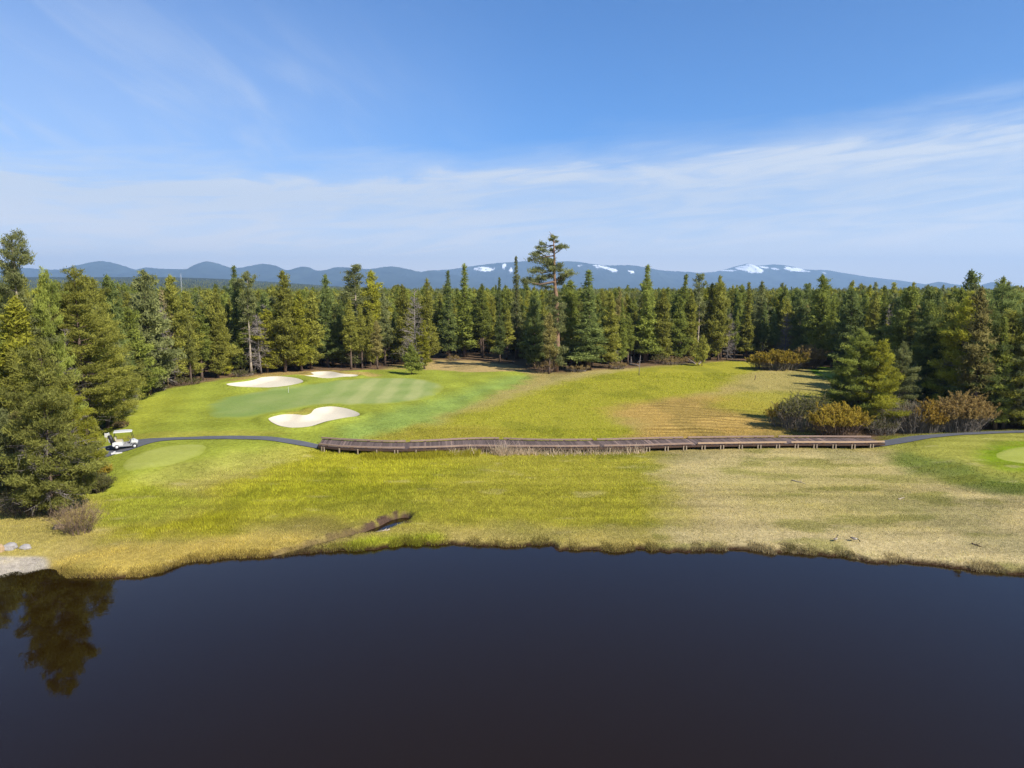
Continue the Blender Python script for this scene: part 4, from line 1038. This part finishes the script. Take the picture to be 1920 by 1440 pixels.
for k, (a, b, w_, h_, lb) in enumerate([(1020, 699, 50, 26, 'grey-brown brush at the foot of the giant old pine'), (1085, 697, 40, 14, 'low brown brush right of the giant old pine'), (1262, 684, 46, 15, 'low purple-brown brush among the fallen logs'),
        (1290, 680, 40, 12, 'second low brown brush among the fallen logs'), (1160, 692, 30, 14, 'small grey brush left of the fallen logs'), (455, 706, 46, 14, 'low olive brush above the long bunker'),
        (350, 722, 54, 16, 'low olive brush along the lawn upper edge'), (292, 734, 40, 16, 'low grey brush at the lawn edge below the leafless tree'), (852, 676, 26, 10, 'low dark brush on the tan strip'),
        (1240, 682, 30, 18, 'grey bush behind the left fallen log'), (222, 776, 40, 22, 'tan shrub where the lawn meets the left trees'), (226, 802, 26, 12, 'small tan shrub above the golf cart roof')]):
    shrub(a, b, w_, h_, lb, T_GRY if k % 3 else T_BRN, L_OLV if k in (5, 6, 7, 9) else (L_TAN if k > 9 else L_RUS), 430 + k, .8, 70, leaves=26, bl=.3, bw=.12, w0=.03)

# ------------------------------------------------------------------ fallen logs, stake, rocks, driftwood
def log(a, b, ra, label, m=None, name='fallen_log', cat='log', stubs=3):
    x0, y0, z0 = at(*a); x1, y1, z1 = at(*b); p0 = np.array([x0, y0, z0 + ra * .8]); p1 = np.array([x1, y1, z1 + ra * .7]); mb = MB()
    r = np.random.default_rng(int(a[0] + a[1]))
    t = np.linspace(0, 1, 7)[:, None]; P = p0 + (p1 - p0) * t + r.normal(size=(7, 3)) * ra * .25
    c = P.mean(0); c[2] = min(z0, z1)
    mb.tube(P - c, np.linspace(ra, ra * .5, 7), 7)
    for k in range(stubs):
        q = P[r.integers(1, 6)] - c; v = r.normal(size=3) * ra * 4; v[2] = abs(v[2]); mb.tube([q, q + v * .6, q + v], [ra * .35, ra * .25, ra * .1], 5)
    o = mb.build(name, m or M_DEAD, None, True, tuple(c)); return tag(o, label, cat)
log((1228, 675), (1256, 679), .28, 'dark fallen log at the wood edge right of the dead thin trunk')
log((1280, 677), (1304, 683), .30, 'grey-brown fallen log left of the free-standing small pine')
log((1180, 684), (1196, 687), .22, 'short fallen log at the left end of the log litter')
log((1310, 684), (1322, 673), .14, 'thin leaning log beside the free-standing small pine')
log((1060, 694), (1098, 697), .2, 'fallen log under the dense deep green spire')
log((731, 994), (716, 997), .07, 'pale driftwood branch lying at the creek mouth pool', M_PALE, 'driftwood', 'driftwood', 2)
log((1684, 937), (1695, 934), .06, 'short pale stick lying alone on the dry meadow', M_PALE, 'driftwood', 'stick', 0)
log((1822, 1020), (1840, 1026), .05, 'dark forked stick lying on the dry right bank', M_BARK, 'driftwood', 'stick', 4)
log((1484, 901), (1510, 907), .05, 'pale flattened stick heap on the dry meadow', M_PALE, 'driftwood', 'stick', 4)
log((1196, 702), (1201, 668), .12, 'thin dead leaning trunk before the spire over the logs', M_PALE, 'fallen_log', 'log', 2)
# the thin trunk stands: raise its far end
o = bpy.data.objects['fallen_log.005']; X, Y, Z = at(1198, 704)
mb = MB(); mb.tube([(0, 0, -.1), (.05, 0, 1.9), (.22, .05, 3.9)], [.09, .065, .03], 6); o.data = mb.mesh('dead_tree', M_DEAD, True); o.location = (X, Y, Z); o.name = 'dead_tree'; o['category'] = 'dead tree'
X, Y, Z = at(1415, 713); mb = MB(); mb.tube([(0, 0, -.1), (.06, 0, .45), (.16, 0, .95)], [.07, .065, .06], 7)
tag(mb.build('wooden_stake', M_BARK, None, True, (X, Y, Z)), 'short dark leaning wooden stake standing alone in the meadow', 'stake')
M_ROCK = plain('pale_rock', (.27, .25, .235), 1, .2, 4, 0, bump=.3); M_ROCKT = plain('tan_rock', (.33, .23, .13), 1, .2, 4, 0, bump=.3)
def rock(px, py, w_, h_, label, m, seed):
    x, y, z = at(px, py); u = y / F; r = np.random.default_rng(seed)
    n = 14; V = []; F_ = []
    for i in range(7):
        th = PI * i / 6
        for j in range(n):
            ph = 2 * PI * j / n; d = np.array([math.sin(th) * math.cos(ph), math.sin(th) * math.sin(ph), math.cos(th)])
            k = .8 + .45 * float(vnoise(d[0] * 1.7 + seed, d[1] * 1.7 + d[2] * 2.1, seed)); d2 = np.sign(d) * np.abs(d) ** .75 * k
            V.append((d2[0] * w_ * u * .55, d2[1] * w_ * u * .42, d2[2] * h_ * u * .62))
    for i in range(6):
        for j in range(n): F_.append((i * n + j, (i + 1) * n + j, (i + 1) * n + (j + 1) % n, i * n + (j + 1) % n))
    o = link('rock', mesh_np('rock', np.array(V), np.array(F_), [m], False), None, (x, y, z + h_ * u * .2)); return tag(o, label, 'rock')
rock(19, 1030, 21, 15, 'squarish grey rock, middle of three on the left bank', M_ROCK, 1)
rock(48, 1028, 18, 9, 'flat pale rock nearest the golden-twigged shrub', M_ROCK, 2)
rock(-1, 1034, 16, 16, 'tan rock cut by the left photo edge', M_ROCKT, 3)
rock(111, 991, 22, 9, 'orange-tan rock beside the golden-twigged shrub', M_ROCKT, 4)

# ------------------------------------------------------------------ boardwalk
def boardwalk():
    DZ = 1.2
    near_px = [(597, 836), (625, 839), (660, 841), (740, 843), (830, 841), (880, 839), (960, 839.5), (1060, 840), (1140, 839), (1200, 838), (1300, 835), (1400, 833.5), (1500, 832.5), (1600, 832.5), (1659, 831.5)]
    far_px = [(604, 823.5), (640, 826), (680, 828), (740, 830), (800, 828.5), (860, 825.5), (920, 824), (980, 826), (1040, 827), (1140, 826), (1240, 823.5), (1340, 822), (1440, 821), (1540, 821), (1632, 821.5)]
    def res(P, n):
        P = smooth_poly(P, 8, False); s = np.concatenate([[0], np.cumsum(np.hypot(*np.diff(P, axis=0).T))])
        t = np.linspace(0, s[-1], n); return np.column_stack([np.interp(t, s, P[:, 0]), np.interp(t, s, P[:, 1])]), t
    n = 121
    A, ta = res([P0(a, b, DZ) for a, b in near_px], n); B, tb = res([P0(a, b, DZ) for a, b in far_px], n)
    org = np.array([A[n // 2][0], A[n // 2][1], 0])
    root = thing('boardwalk', 'long low wooden boardwalk bridge curving across the marsh', 'footbridge', tuple(org))
    m, nt, out = mat('weathered_planks'); L = nt.links.new
    at_ = N(nt, 'ShaderNodeAttribute', _attribute_name='run'); fl = N(nt, 'ShaderNodeMath', _operation='MULTIPLY'); fl.inputs[1].default_value = 1 / .19; L(at_.outputs['Fac'], fl.inputs[0])
    f2 = N(nt, 'ShaderNodeMath', _operation='FLOOR'); L(fl.outputs[0], f2.inputs[0]); fr = N(nt, 'ShaderNodeMath', _operation='FRACT'); L(fl.outputs[0], fr.inputs[0])
    wn = N(nt, 'ShaderNodeTexWhiteNoise', _noise_dimensions='1D'); L(f2.outputs[0], wn.inputs['W'])
    cr = N(nt, 'ShaderNodeValToRGB'); cr.color_ramp.elements[0].color = (.080, .061, .056, 1); cr.color_ramp.elements[1].color = (.150, .115, .104, 1)
    e = cr.color_ramp.elements.new(.9); e.color = (.14, .105, .094, 1); cr.color_ramp.elements[-1].color = (.24, .17, .135, 1); L(wn.outputs['Value'], cr.inputs[0])
    gp = N(nt, 'ShaderNodeMath', _operation='GREATER_THAN'); gp.inputs[1].default_value = .06; L(fr.outputs[0], gp.inputs[0])
    mxx = N(nt, 'ShaderNodeMix', _data_type='RGBA'); mxx.inputs[6].default_value = (.02, .014, .012, 1); L(gp.outputs[0], mxx.inputs[0]); L(cr.outputs[0], mxx.inputs[7])
    d = N(nt, 'ShaderNodeBsdfDiffuse'); L(mxx.outputs[2], d.inputs[0]); L(d.outputs[0], out.inputs[0])
    V, Q, run = [], [], []
    for i in range(n):
        for p, z in ((A[i], DZ), (B[i], DZ), (B[i], DZ - .09), (A[i], DZ - .09)):
            V.append((p[0] - org[0], p[1] - org[1], z)); run.append(ta[i])
    for i in range(n - 1):
        for k in range(4): Q.append((i * 4 + k, i * 4 + (k + 1) % 4, i * 4 + 4 + (k + 1) % 4, i * 4 + 4 + k))
    Q += [(0, 3, 2, 1), ((n - 1) * 4, (n - 1) * 4 + 1, (n - 1) * 4 + 2, (n - 1) * 4 + 3)]
    link('deck', mesh_np('deck', np.array(V), np.array(Q), [m], False, {'run': np.array(run)}), root)
    M_KERB = plain('kerb_timber', (.25, .175, .135), 1, .25, 2.5, 0); M_KERB2 = plain('new_kerb_timber', (.36, .25, .16), 1, .25, 2.5, 0); M_BEAM = plain('dark_beam', (.07, .045, .033), 1, .3, 2.5, 0); M_POST = plain('pale_post', (.27, .215, .155), 1, .25, 4, 0)
    def rail(P, i0, i1, off, z, w_, h_, m, nm, lb=None):
        mb = MB(); V = []; k = 0
        for i in range(i0, i1):
            t = P[min(i + 1, n - 1)] - P[max(i - 1, 0)]; t = t / np.hypot(*t); nn = np.array([-t[1], t[0]])
            c = P[i] + nn * off - org[:2]
            for a, b in ((-1, -1), (1, -1), (1, 1), (-1, 1)): V.append((c[0] + nn[0] * a * w_ / 2, c[1] + nn[1] * a * w_ / 2, z + b * h_ / 2))
            k += 1
        Q = [(i * 4 + q, i * 4 + (q + 1) % 4, i * 4 + 4 + (q + 1) % 4, i * 4 + 4 + q) for i in range(k - 1) for q in range(4)] + [(3, 2, 1, 0), ((k - 1) * 4, (k - 1) * 4 + 1, (k - 1) * 4 + 2, (k - 1) * 4 + 3)]
        mb.add(V, Q); o = mb.build(nm, m, root); 
        if lb: o['label'] = lb
    for i0 in range(0, n - 1, 20):
        i1 = min(i0 + 20, n - 1) + (1 if i0 + 20 >= n - 1 else 0)
        new = i0 >= 80
        rail(A, i0, min(i1, n), .10, DZ + .20, .17, .15, M_KERB2 if new else M_KERB, 'kerb_rail')
        rail(B, i0, min(i1, n), -.10, DZ + .20, .17, .15, M_KERB, 'kerb_rail')
    rail(A, 0, n, -.05, DZ - .08, .10, .20, M_BEAM, 'beam'); rail(B, 0, n, .05, DZ - .08, .10, .20, M_BEAM, 'beam')
    sL = ta[-1]; s = .7; k = 0
    mbs = []
    while s < sL - .4:
        i = s / sL * (n - 1); q = int(i); f = i - q
        pa = A[q] * (1 - f) + A[min(q + 1, n - 1)] * f; pb = B[q] * (1 - f) + B[min(q + 1, n - 1)] * f
        t = A[min(q + 1, n - 1)] - A[q]; t /= np.hypot(*t)
        px = px_of(*pa)
        for c, pair in ((pa + np.array([t[1], -t[0]]) * .12, px > 1190 or k % 4 == 0), (pb, False)):
            if c is not pb or k % 2 == 0:
                for sg in ((-.16, .16) if pair else (0,)):
                    cc = c + t * sg; z0 = hz(*cc); zt = DZ - .02
                    mb = MB(); mb.box((cc[0] - org[0], cc[1] - org[1], (z0 - .3 + zt) / 2), (.11, .11, zt - z0 + .3), (0, 0, math.atan2(t[1], t[0]))); mb.build('post', M_POST, root)
        s += 2.05; k += 1
    # block on which the kerbs rest
    mb = MB()
    for i in range(2, n - 1, 3):
        for P, sg in ((A, 1), (B, -1)):
            t = P[i + 1] - P[i]; t /= np.hypot(*t); c = P[i] + np.array([-t[1], t[0]]) * .1 * sg - org[:2]; mb.box((c[0], c[1], DZ + .062), (.25, .15, .124), (0, 0, math.atan2(t[1], t[0])))
    mb.build('kerb_blocks', M_BEAM, root)
    return A, B
BW_A, BW_B = boardwalk()

# ------------------------------------------------------------------ golf cart
def golf_cart():
    x, y, z = at(235, 841)
    root = thing('golf_cart', 'white golf cart with black bag parked on the path', 'golf cart', (x, y, z + .06), math.radians(24))
    WHITE = plain('cart_white', (.50, .50, .49), .35, .03, 3, .5); GREY = plain('cart_grey', (.22, .22, .23), .6, .05, 3); BLACK = plain('black_plastic', (.02, .02, .022), .5, .1, 6); CREAM = plain('seat_vinyl', (.38, .34, .25), .6, .06, 5)
    RIM = plain('rim_silver', (.5, .5, .5), .4, .05, 5, .5)
    mb = MB()
    mb.prism([(-1.15, .42), (-1.12, .70), (-.9, .78), (-.2, .76), (-.12, .40), (-.12, .28), (-.45, .27), (-.5, .46), (-.85, .46), (-.95, .27)], -.56, .56, .06)     # rear body
    mb.prism([(.60, .60), (.62, .90), (.72, .93), (.98, .82), (1.18, .66), (1.22, .56), (1.14, .50), (1.10, .58), (.78, .60)], -.52, .52, .08)                # front cowl
    mb.build('body', WHITE, root, False)
    mb = MB(); mb.box((.2, 0, .29), (1.1, 1.08, .08)); mb.box((.56, 0, .6), (.06, 1.02, .5), (0, -.25, 0)); mb.box((.92, 0, .42), (.5, .9, .2)); mb.box((.2, -.545, .45), (.62, .03, .22)); mb.box((.2, .545, .45), (.62, .03, .22)); mb.box((-.1, -.56, .34), (1.5, .03, .12)); mb.box((-.1, .56, .34), (1.5, .03, .12)); mb.build('floor_pan', GREY, root)
    mb = MB(); mb.box((-.48, 0, .84), (.52, 1.02, .14)); mb.build('seat', CREAM, root)
    mb = MB(); mb.box((-.80, 0, 1.07), (.10, 1.0, .40), (0, -.2, 0)); mb.build('backrest', CREAM, root)
    rf = MB(); rf.prism([(-1.0, 1.76), (-.95, 1.83), (-.3, 1.87), (.45, 1.86), (.72, 1.80), (.74, 1.75), (-.98, 1.74)], -.58, .58, .05); rf.build('roof', WHITE, root)
    for sx in (-1, 1):
        mb = MB(); mb.tube([(.86, sx * .50, .84), (.74, sx * .50, 1.3), (.62, sx * .50, 1.76)], .022, 6); mb.build('roof_post', BLACK, root)
        mb = MB(); mb.tube([(-.95, sx * .50, .74), (-.98, sx * .50, 1.2), (-.86, sx * .50, 1.76)], .022, 6); mb.build('roof_post', BLACK, root)
    mb = MB(); mb.tube([(.62, -.22, .86), (.36, -.22, 1.08)], .025, 6)
    ring = [(.34 + .07 * math.cos(a) * 1.0, -.22 + .17 * math.sin(a), 1.10 + .15 * math.cos(a)) for a in np.linspace(0, 2 * PI, 17)]; mb.tube(ring, .018, 5, False); mb.build('steering_wheel', BLACK, root)
    for px_, py_ in ((-.72, -.5), (-.72, .5), (.92, -.5), (.92, .5)):
        w = thing('wheel', None, None, (px_, py_, .25)); w.parent = root
        if 'label' in w: del w['label']
        mb = MB(); a = np.linspace(0, 2 * PI, 25)
        mb.tube([(math.cos(t) * .18, 0, math.sin(t) * .18) for t in a], .08, 8, False); mb.build('tyre', BLACK, w, True)
        mb = MB(); mb.cyl((0, 0, 0), .125, .19, 'y', 16); mb.build('rim', RIM, w, True)
    for sy in (-.36, .36):
        mb = MB(); mb.box((1.17, sy, .66), (.05, .16, .08), (0, .5, 0)); mb.build('headlight', RIM, root)
    b = thing('golf_bag', 'black golf bag strapped upright on the rear of the golf cart', 'golf bag', (x - math.cos(.42) * 1.14, y - math.sin(.42) * 1.14, z + .58), math.radians(24))
    for q in (-.22, .22): pass
    mb = MB(); mb.tube([(.08, -.2, 0), (-.06, -.2, .5), (-.22, -.2, .95)], [.2, .22, .2], 10); mb.build('bag_body', BLACK, b, True)
    mb = MB()
    for k in range(6): mb.tube([(-.2 + .05 * math.cos(k), -.2 + .07 * math.sin(k * 1.7), .9), (-.28 + .07 * math.cos(k), -.2 + .1 * math.sin(k * 1.7), 1.12 + .03 * k)], [.012, .022], 5)
    mb.build('clubs', RIM, b, True)
    mb = MB(); mb.box((-.27, -.2, .42), (.1, .26, .42), (0, -.28, 0)); mb.build('pocket', GREY, b)
golf_cart()
# small white things half hidden by the left trees
M_WHITE = plain('white_paint', (.5, .49, .47), .6, .05, 6)
x, y, z = at(200, 828); r_ = thing('tee_sign', 'small white sign board behind the golf cart among branches', 'sign', (x, y, z))
mb = MB(); mb.tube([(0, 0, -.1), (0, 0, .5)], .04, 6); mb.build('post', M_POSTW if 'M_POSTW' in globals() else M_PALE, r_)
mb = MB(); mb.box((0, 0, .72), (.36, .05, .46)); mb.build('board', M_WHITE, r_)
x, y, z = at(168, 848); r_ = thing('ball_washer', 'white rounded ball washer on a short beige post under the left trees', 'ball washer', (x, y, z))
mb = MB(); mb.tube([(0, 0, -.1), (0, 0, .35)], .09, 8); mb.build('post', M_PALE, r_, True)
mb = MB(); mb.tube([(0, 0, .33), (0, 0, .38), (0, 0, .62), (0, 0, .74), (0, 0, .80)], [.12, .2, .22, .15, .04], 12); mb.build('cap', M_WHITE, r_, True)
x, y, z = at(219, 851); mb = MB(); mb.box((0, 0, .06), (1.0, .16, .16), (0, 0, .35)); mb.box((-.42, .3, .06), (.16, .7, .155), (0, 0, .35))
tag(mb.build('kerb_stone', M_WHITE, None, False, (x, y, z)), 'pale L-shaped kerb stone behind the golf cart rear wheel', 'kerb')
# flagstick
x, y, z = at(541, 736); r_ = thing('flagstick', 'thin white flagstick standing on the putting green', 'flagstick', (x, y, z + .05))
mb = MB(); mb.tube([(0, 0, 0), (0, 0, .9)], [.024, .02], 6); mb.build('pole', M_WHITE, r_)
mb = MB(); mb.cyl((0, 0, .012), .07, .02, 'z', 12); mb.build('cup', M_WHITE, r_)
# far mast above the forest on the left
X = (346 - 960) / F * 1300; z0 = hz(X, 1300); mb = MB(); zt = top_z(513, 1300) - z0
for k in range(3):
    a = k * 2.094; mb.tube([(math.cos(a) * 1.0, math.sin(a) * 1.0, 0), (math.cos(a) * .35, math.sin(a) * .35, zt)], .08, 4)
for q in range(12):
    t0 = q / 12; 
    for k in range(3):
        a, b = k * 2.094, (k + 1) * 2.094; r0 = 1 - .65 * t0; r1 = 1 - .65 * (t0 + 1 / 12)
        mb.tube([(math.cos(a) * r0, math.sin(a) * r0, t0 * zt), (math.cos(b) * r1, math.sin(b) * r1, (t0 + 1 / 12) * zt)], .07, 3, False)
tag(mb.build('radio_mast', plain('galvanised', (.5, .5, .5), .6, .05), None, False, (X, 1300, z0)), 'thin pale lattice mast rising above the distant forest on the left', 'mast')

# ------------------------------------------------------------------ geese
def goose(px, py, k, rz, label, up):
    x, y, z = at(px, py)
    V0 = plain('goose_feathers', (.2, .17, .15), .9, .2, 12); 
    root = thing('goose', label, 'goose', (x, y, z), rz)
    m, nt, out = mat('goose_plumage'); L = nt.links.new
    a = N(nt, 'ShaderNodeVertexColor', _layer_name='Col'); d = N(nt, 'ShaderNodeBsdfDiffuse'); L(a.outputs[0], d.inputs[0]); L(d.outputs[0], out.inputs[0])
    neck = [(.30, 0, .40), (.36, 0, .50), (.38, 0, .66), (.40, 0, .76), (.46, 0, .79), (.52, 0, .775), (.57, 0, .765)] if up else [(.30, 0, .36), (.40, 0, .36), (.50, 0, .28), (.56, 0, .2), (.60, 0, .16), (.645, 0, .13), (.68, 0, .11)]
    P = [(-.42, 0, .38), (-.34, 0, .37), (-.2, 0, .34), (0, 0, .31), (.15, 0, .32), (.24, 0, .35)] + neck
    Rr = [.02, .06, .12, .155, .14, .105] + [.07, .05, .042, .05, .055, .03, .012]
    mb = MB(); mb.tube(np.array(P) * k, np.array(Rr) * k, 12)
    V = np.concatenate(mb.V); lo = V[:, 2] / k; xx_ = V[:, 0] / k
    col = np.where((xx_ > .31)[:, None], np.array([.012, .012, .013]), np.where((lo < .30)[:, None], np.array([.62, .58, .52]), np.array([.17, .14, .12])))
    col = np.where((xx_ < -.30)[:, None] & (lo > .36)[:, None], np.array([.02, .02, .02]), col); col = np.where(((xx_ > .16) & (xx_ < .31) & (lo < .42))[:, None], np.array([.6, .57, .52]), col)
    link('body', mesh_np('body', V, [np.concatenate(mb.Q), np.concatenate(mb.T)], [m], True, None, {'Col': col}), root)
    for sy in (-1, 1):
        mb = MB(); mb.tube([(0, sy * .06 * k, .2 * k), (.01 * k, sy * .06 * k, .02 * k), (.08 * k, sy * .07 * k, .012 * k)], [.018 * k, .012 * k, .02 * k], 6); mb.build('leg', plain('goose_leg', (.03, .03, .03), .8), root)
        mb = MB(); mb.tube([(.16 * k, sy * .13 * k, .35 * k), (-.05 * k, sy * .155 * k, .36 * k), (-.36 * k, sy * .06 * k, .39 * k)], [.03 * k, .075 * k, .015 * k], 8, True, 1.0); mb.build('wing', V0, root, True)
goose(1601, 1015, .64, -.75, 'grey goose with white breast feeding on the dry bank', False)
goose(1566, 1015, .52, .6, 'small dark goose with raised neck left of the grey one', True)

# ------------------------------------------------------------------ grass blades
def blades(name, P, Hh, wd, col, label, cat, leanm=.25, kind='stuff'):
    n = len(P); a = rng.uniform(0, 2 * PI, n); z = h(P[:, 0], P[:, 1])
    ln = rng.normal(size=(n, 2)) * leanm * Hh[:, None]
    dx, dy = np.cos(a) * wd * .5, np.sin(a) * wd * .5
    v0 = np.column_stack([P[:, 0] - dx, P[:, 1] - dy, z - .03]); v1 = np.column_stack([P[:, 0] + dx, P[:, 1] + dy, z - .03]); v2 = np.column_stack([P[:, 0] + ln[:, 0], P[:, 1] + ln[:, 1], z + Hh])
    V = np.stack([v0, v1, v2], 1).reshape(-1, 3)
    o = link(name, mesh_np(name, V, np.arange(3 * n).reshape(-1, 3), [M_BLADE], False, None, {'Col': np.repeat(col, 3, 0)}))
    return tag(o, label, cat, kind=kind)
def scatter(n, y0, y1, wide=.80):
    y = np.sqrt(rng.uniform(y0 ** 2, y1 ** 2, n)); return np.column_stack([y * rng.uniform(-wide, wide, n), y])
def free(P):
    x, y = P[:, 0], P[:, 1]
    k = (-sdist(x, y, POND) > .02) & (sdist(x, y, LAWN) < .3 + .0 * x) & (sdist(x, y, MOUND_R) < 1.0)
    for p in (PATH_L, PATH_R): k &= sdist(x, y, p) < -.1
    bw = np.vstack([BW_A, BW_B[::-1]]); k &= sdist(x, y, bw) < .05
    d = np.full(len(x), 1e9); sel = (y > 44) & (y < 60) & (x > -22) & (x < -2)
    dd = np.full(sel.sum(), 1e9)
    for (cx, cy_), w in zip(creek_c, creek_w): dd = np.minimum(dd, np.hypot(x[sel] - cx, y[sel] - cy_) - w)
    d[sel] = dd; k &= d > .12
    return k
def grass():
    P = np.vstack([scatter(330000, 41, 62), scatter(230000, 62, 88), scatter(170000, 88, 140)])
    P = P[free(P)]; P = P[sdist(P[:, 0], P[:, 1], FOREST) < 1.5]
    c = ground_color(P[:, 0], P[:, 1])
    green = np.clip((c[:, 1] / (c[:, 2] + .01)) / 6 - .3, 0, 1)      # marsh grass stands taller than the dry meadow
    n = fbm(P[:, 0] * .5, P[:, 1] * .5, 90, 3)
    Hh = (.07 + .13 * green) * (.6 + .8 * n) * rng.uniform(.6, 1.3, len(P)) * np.where(P[:, 1] > 88, 1.1, 1)
    s = -sdist(P[:, 0], P[:, 1], POND); Hh *= np.where(s < 1.0, 1.25, 1)
    col = np.minimum(c * rng.uniform(.95, 1.9, (len(P), 1)) * np.array([1.03, 1.08, 1.0]), .75)
    cl = fbm(P[:, 0] * 1.9, P[:, 1] * 1.3, 91, 3); Hh *= .65 + .7 * cl; col = np.minimum(col * (.84 + .32 * sst(.3, .7, cl))[:, None], .75)
    col = np.minimum(col * (1 + .16 * green)[:, None], .8)
    blades('marsh_grass', P, Hh, rng.uniform(.03, .07, len(P)) * (P[:, 1] / 60) ** .7, col, 'marsh and meadow grass, bright green in the wet, tan where dry', 'grass')
    # overhanging bank fringe
    t = rng.random(26000) * (len(sh) - 1); i = t.astype(int); f = (t - i)[:, None]; p = sh[i] * (1 - f) + sh[i + 1] * f
    p = p + rng.normal(size=p.shape) * .09 + np.column_stack([rng.normal(size=len(p)) * .05, np.abs(rng.normal(size=len(p))) * .40 + .05])
    cl = vnoise(p[:, 0] * 1.3, p[:, 1] * 0, 95); k = (cl > np.where(p[:, 0] > 2, .5, .34)) & (np.abs(p[:, 0] + 31.5) > 2.8); p = p[k]; cl = cl[k]
    c = ground_color(p[:, 0], p[:, 1] + .8) * rng.uniform(.55, 1.45, (len(p), 1))
    Hh = rng.uniform(.08, .27, len(p)) * (.3 + 1.0 * cl) * np.where(p[:, 0] > 2, .8, 1)
    o = blades('bank_grass', p, Hh, rng.uniform(.03, .06, len(p)), c, 'shaggy grass overhanging the pond edge', 'grass', .55)
    # sparse rough on the lawn shoulders
    P = scatter(60000, 60, 92, .78); sdl = sdist(P[:, 0], P[:, 1], LAWN); sdr = sdist(P[:, 0], P[:, 1], MOUND_R)
    P = P[((sdl > -.5) & (sdl < 3)) | ((sdr > -.5) & (sdr < 4))]
    for q in (PATH_L, PATH_R): P = P[sdist(P[:, 0], P[:, 1], q) < -.3]
    c = ground_color(P[:, 0], P[:, 1]) * rng.uniform(.75, 1.45, (len(P), 1))
    blades('rough_grass', P, rng.uniform(.06, .16, len(P)), rng.uniform(.04, .08, len(P)), c, 'short rough grass on the shoulders of the mown turf', 'grass')
    # tall green marsh grass against the boardwalk's left half
    xa = np.array([px_of(*p) for p in BW_A]); gx = rng.uniform(672, 900, 9000); ti = np.interp(gx, xa, np.arange(len(xa))); ii = np.arange(len(xa))
    P = np.column_stack([np.interp(ti, ii, BW_A[:, 0]), np.interp(ti, ii, BW_A[:, 1]) - np.abs(rng.normal(0, .7, len(gx))) - .12])
    c = ground_color(P[:, 0], P[:, 1] - 1.5) * rng.uniform(.9, 2.0, (len(P), 1)); Hh = rng.uniform(.25, .62, len(P)) * (.6 + .6 * fbm(gx / 18, gx * 0, 97, 2))
    blades('tall_grass', P, Hh, rng.uniform(.03, .06, len(P)), c, 'tall lime grass growing up against the left half of the boardwalk', 'grass')
    # dry cattails along the boardwalk
    cx = np.concatenate([rng.normal(848, 4, 40), rng.normal(872, 14, 60), rng.normal(886, 3, 20), rng.normal(940, 7, 260), rng.normal(957, 6, 120), rng.normal(985, 12, 260), rng.uniform(1000, 1215, 560), rng.uniform(860, 950, 110)])
    xa = np.array([px_of(*p) for p in BW_A]); P = np.zeros((len(cx), 2))
    ti = np.interp(cx, xa, np.arange(len(xa))); P[:, 0] = np.interp(ti, np.arange(len(xa)), BW_A[:, 0]); P[:, 1] = np.interp(ti, np.arange(len(xa)), BW_A[:, 1]) - np.abs(rng.normal(.35, .4, len(cx))) - .1
    Hh = np.abs(rng.normal(.5, .28, len(P))) + .12; Hh[120:380] *= 1.5
    blades('dry_reeds', P, Hh, rng.uniform(.035, .075, len(P)), np.array([.64, .51, .35]) * rng.uniform(.6, 1.25, (len(P), 1)), 'pale dry broken reeds leaning against the boardwalk', 'reeds', .5)
grass()
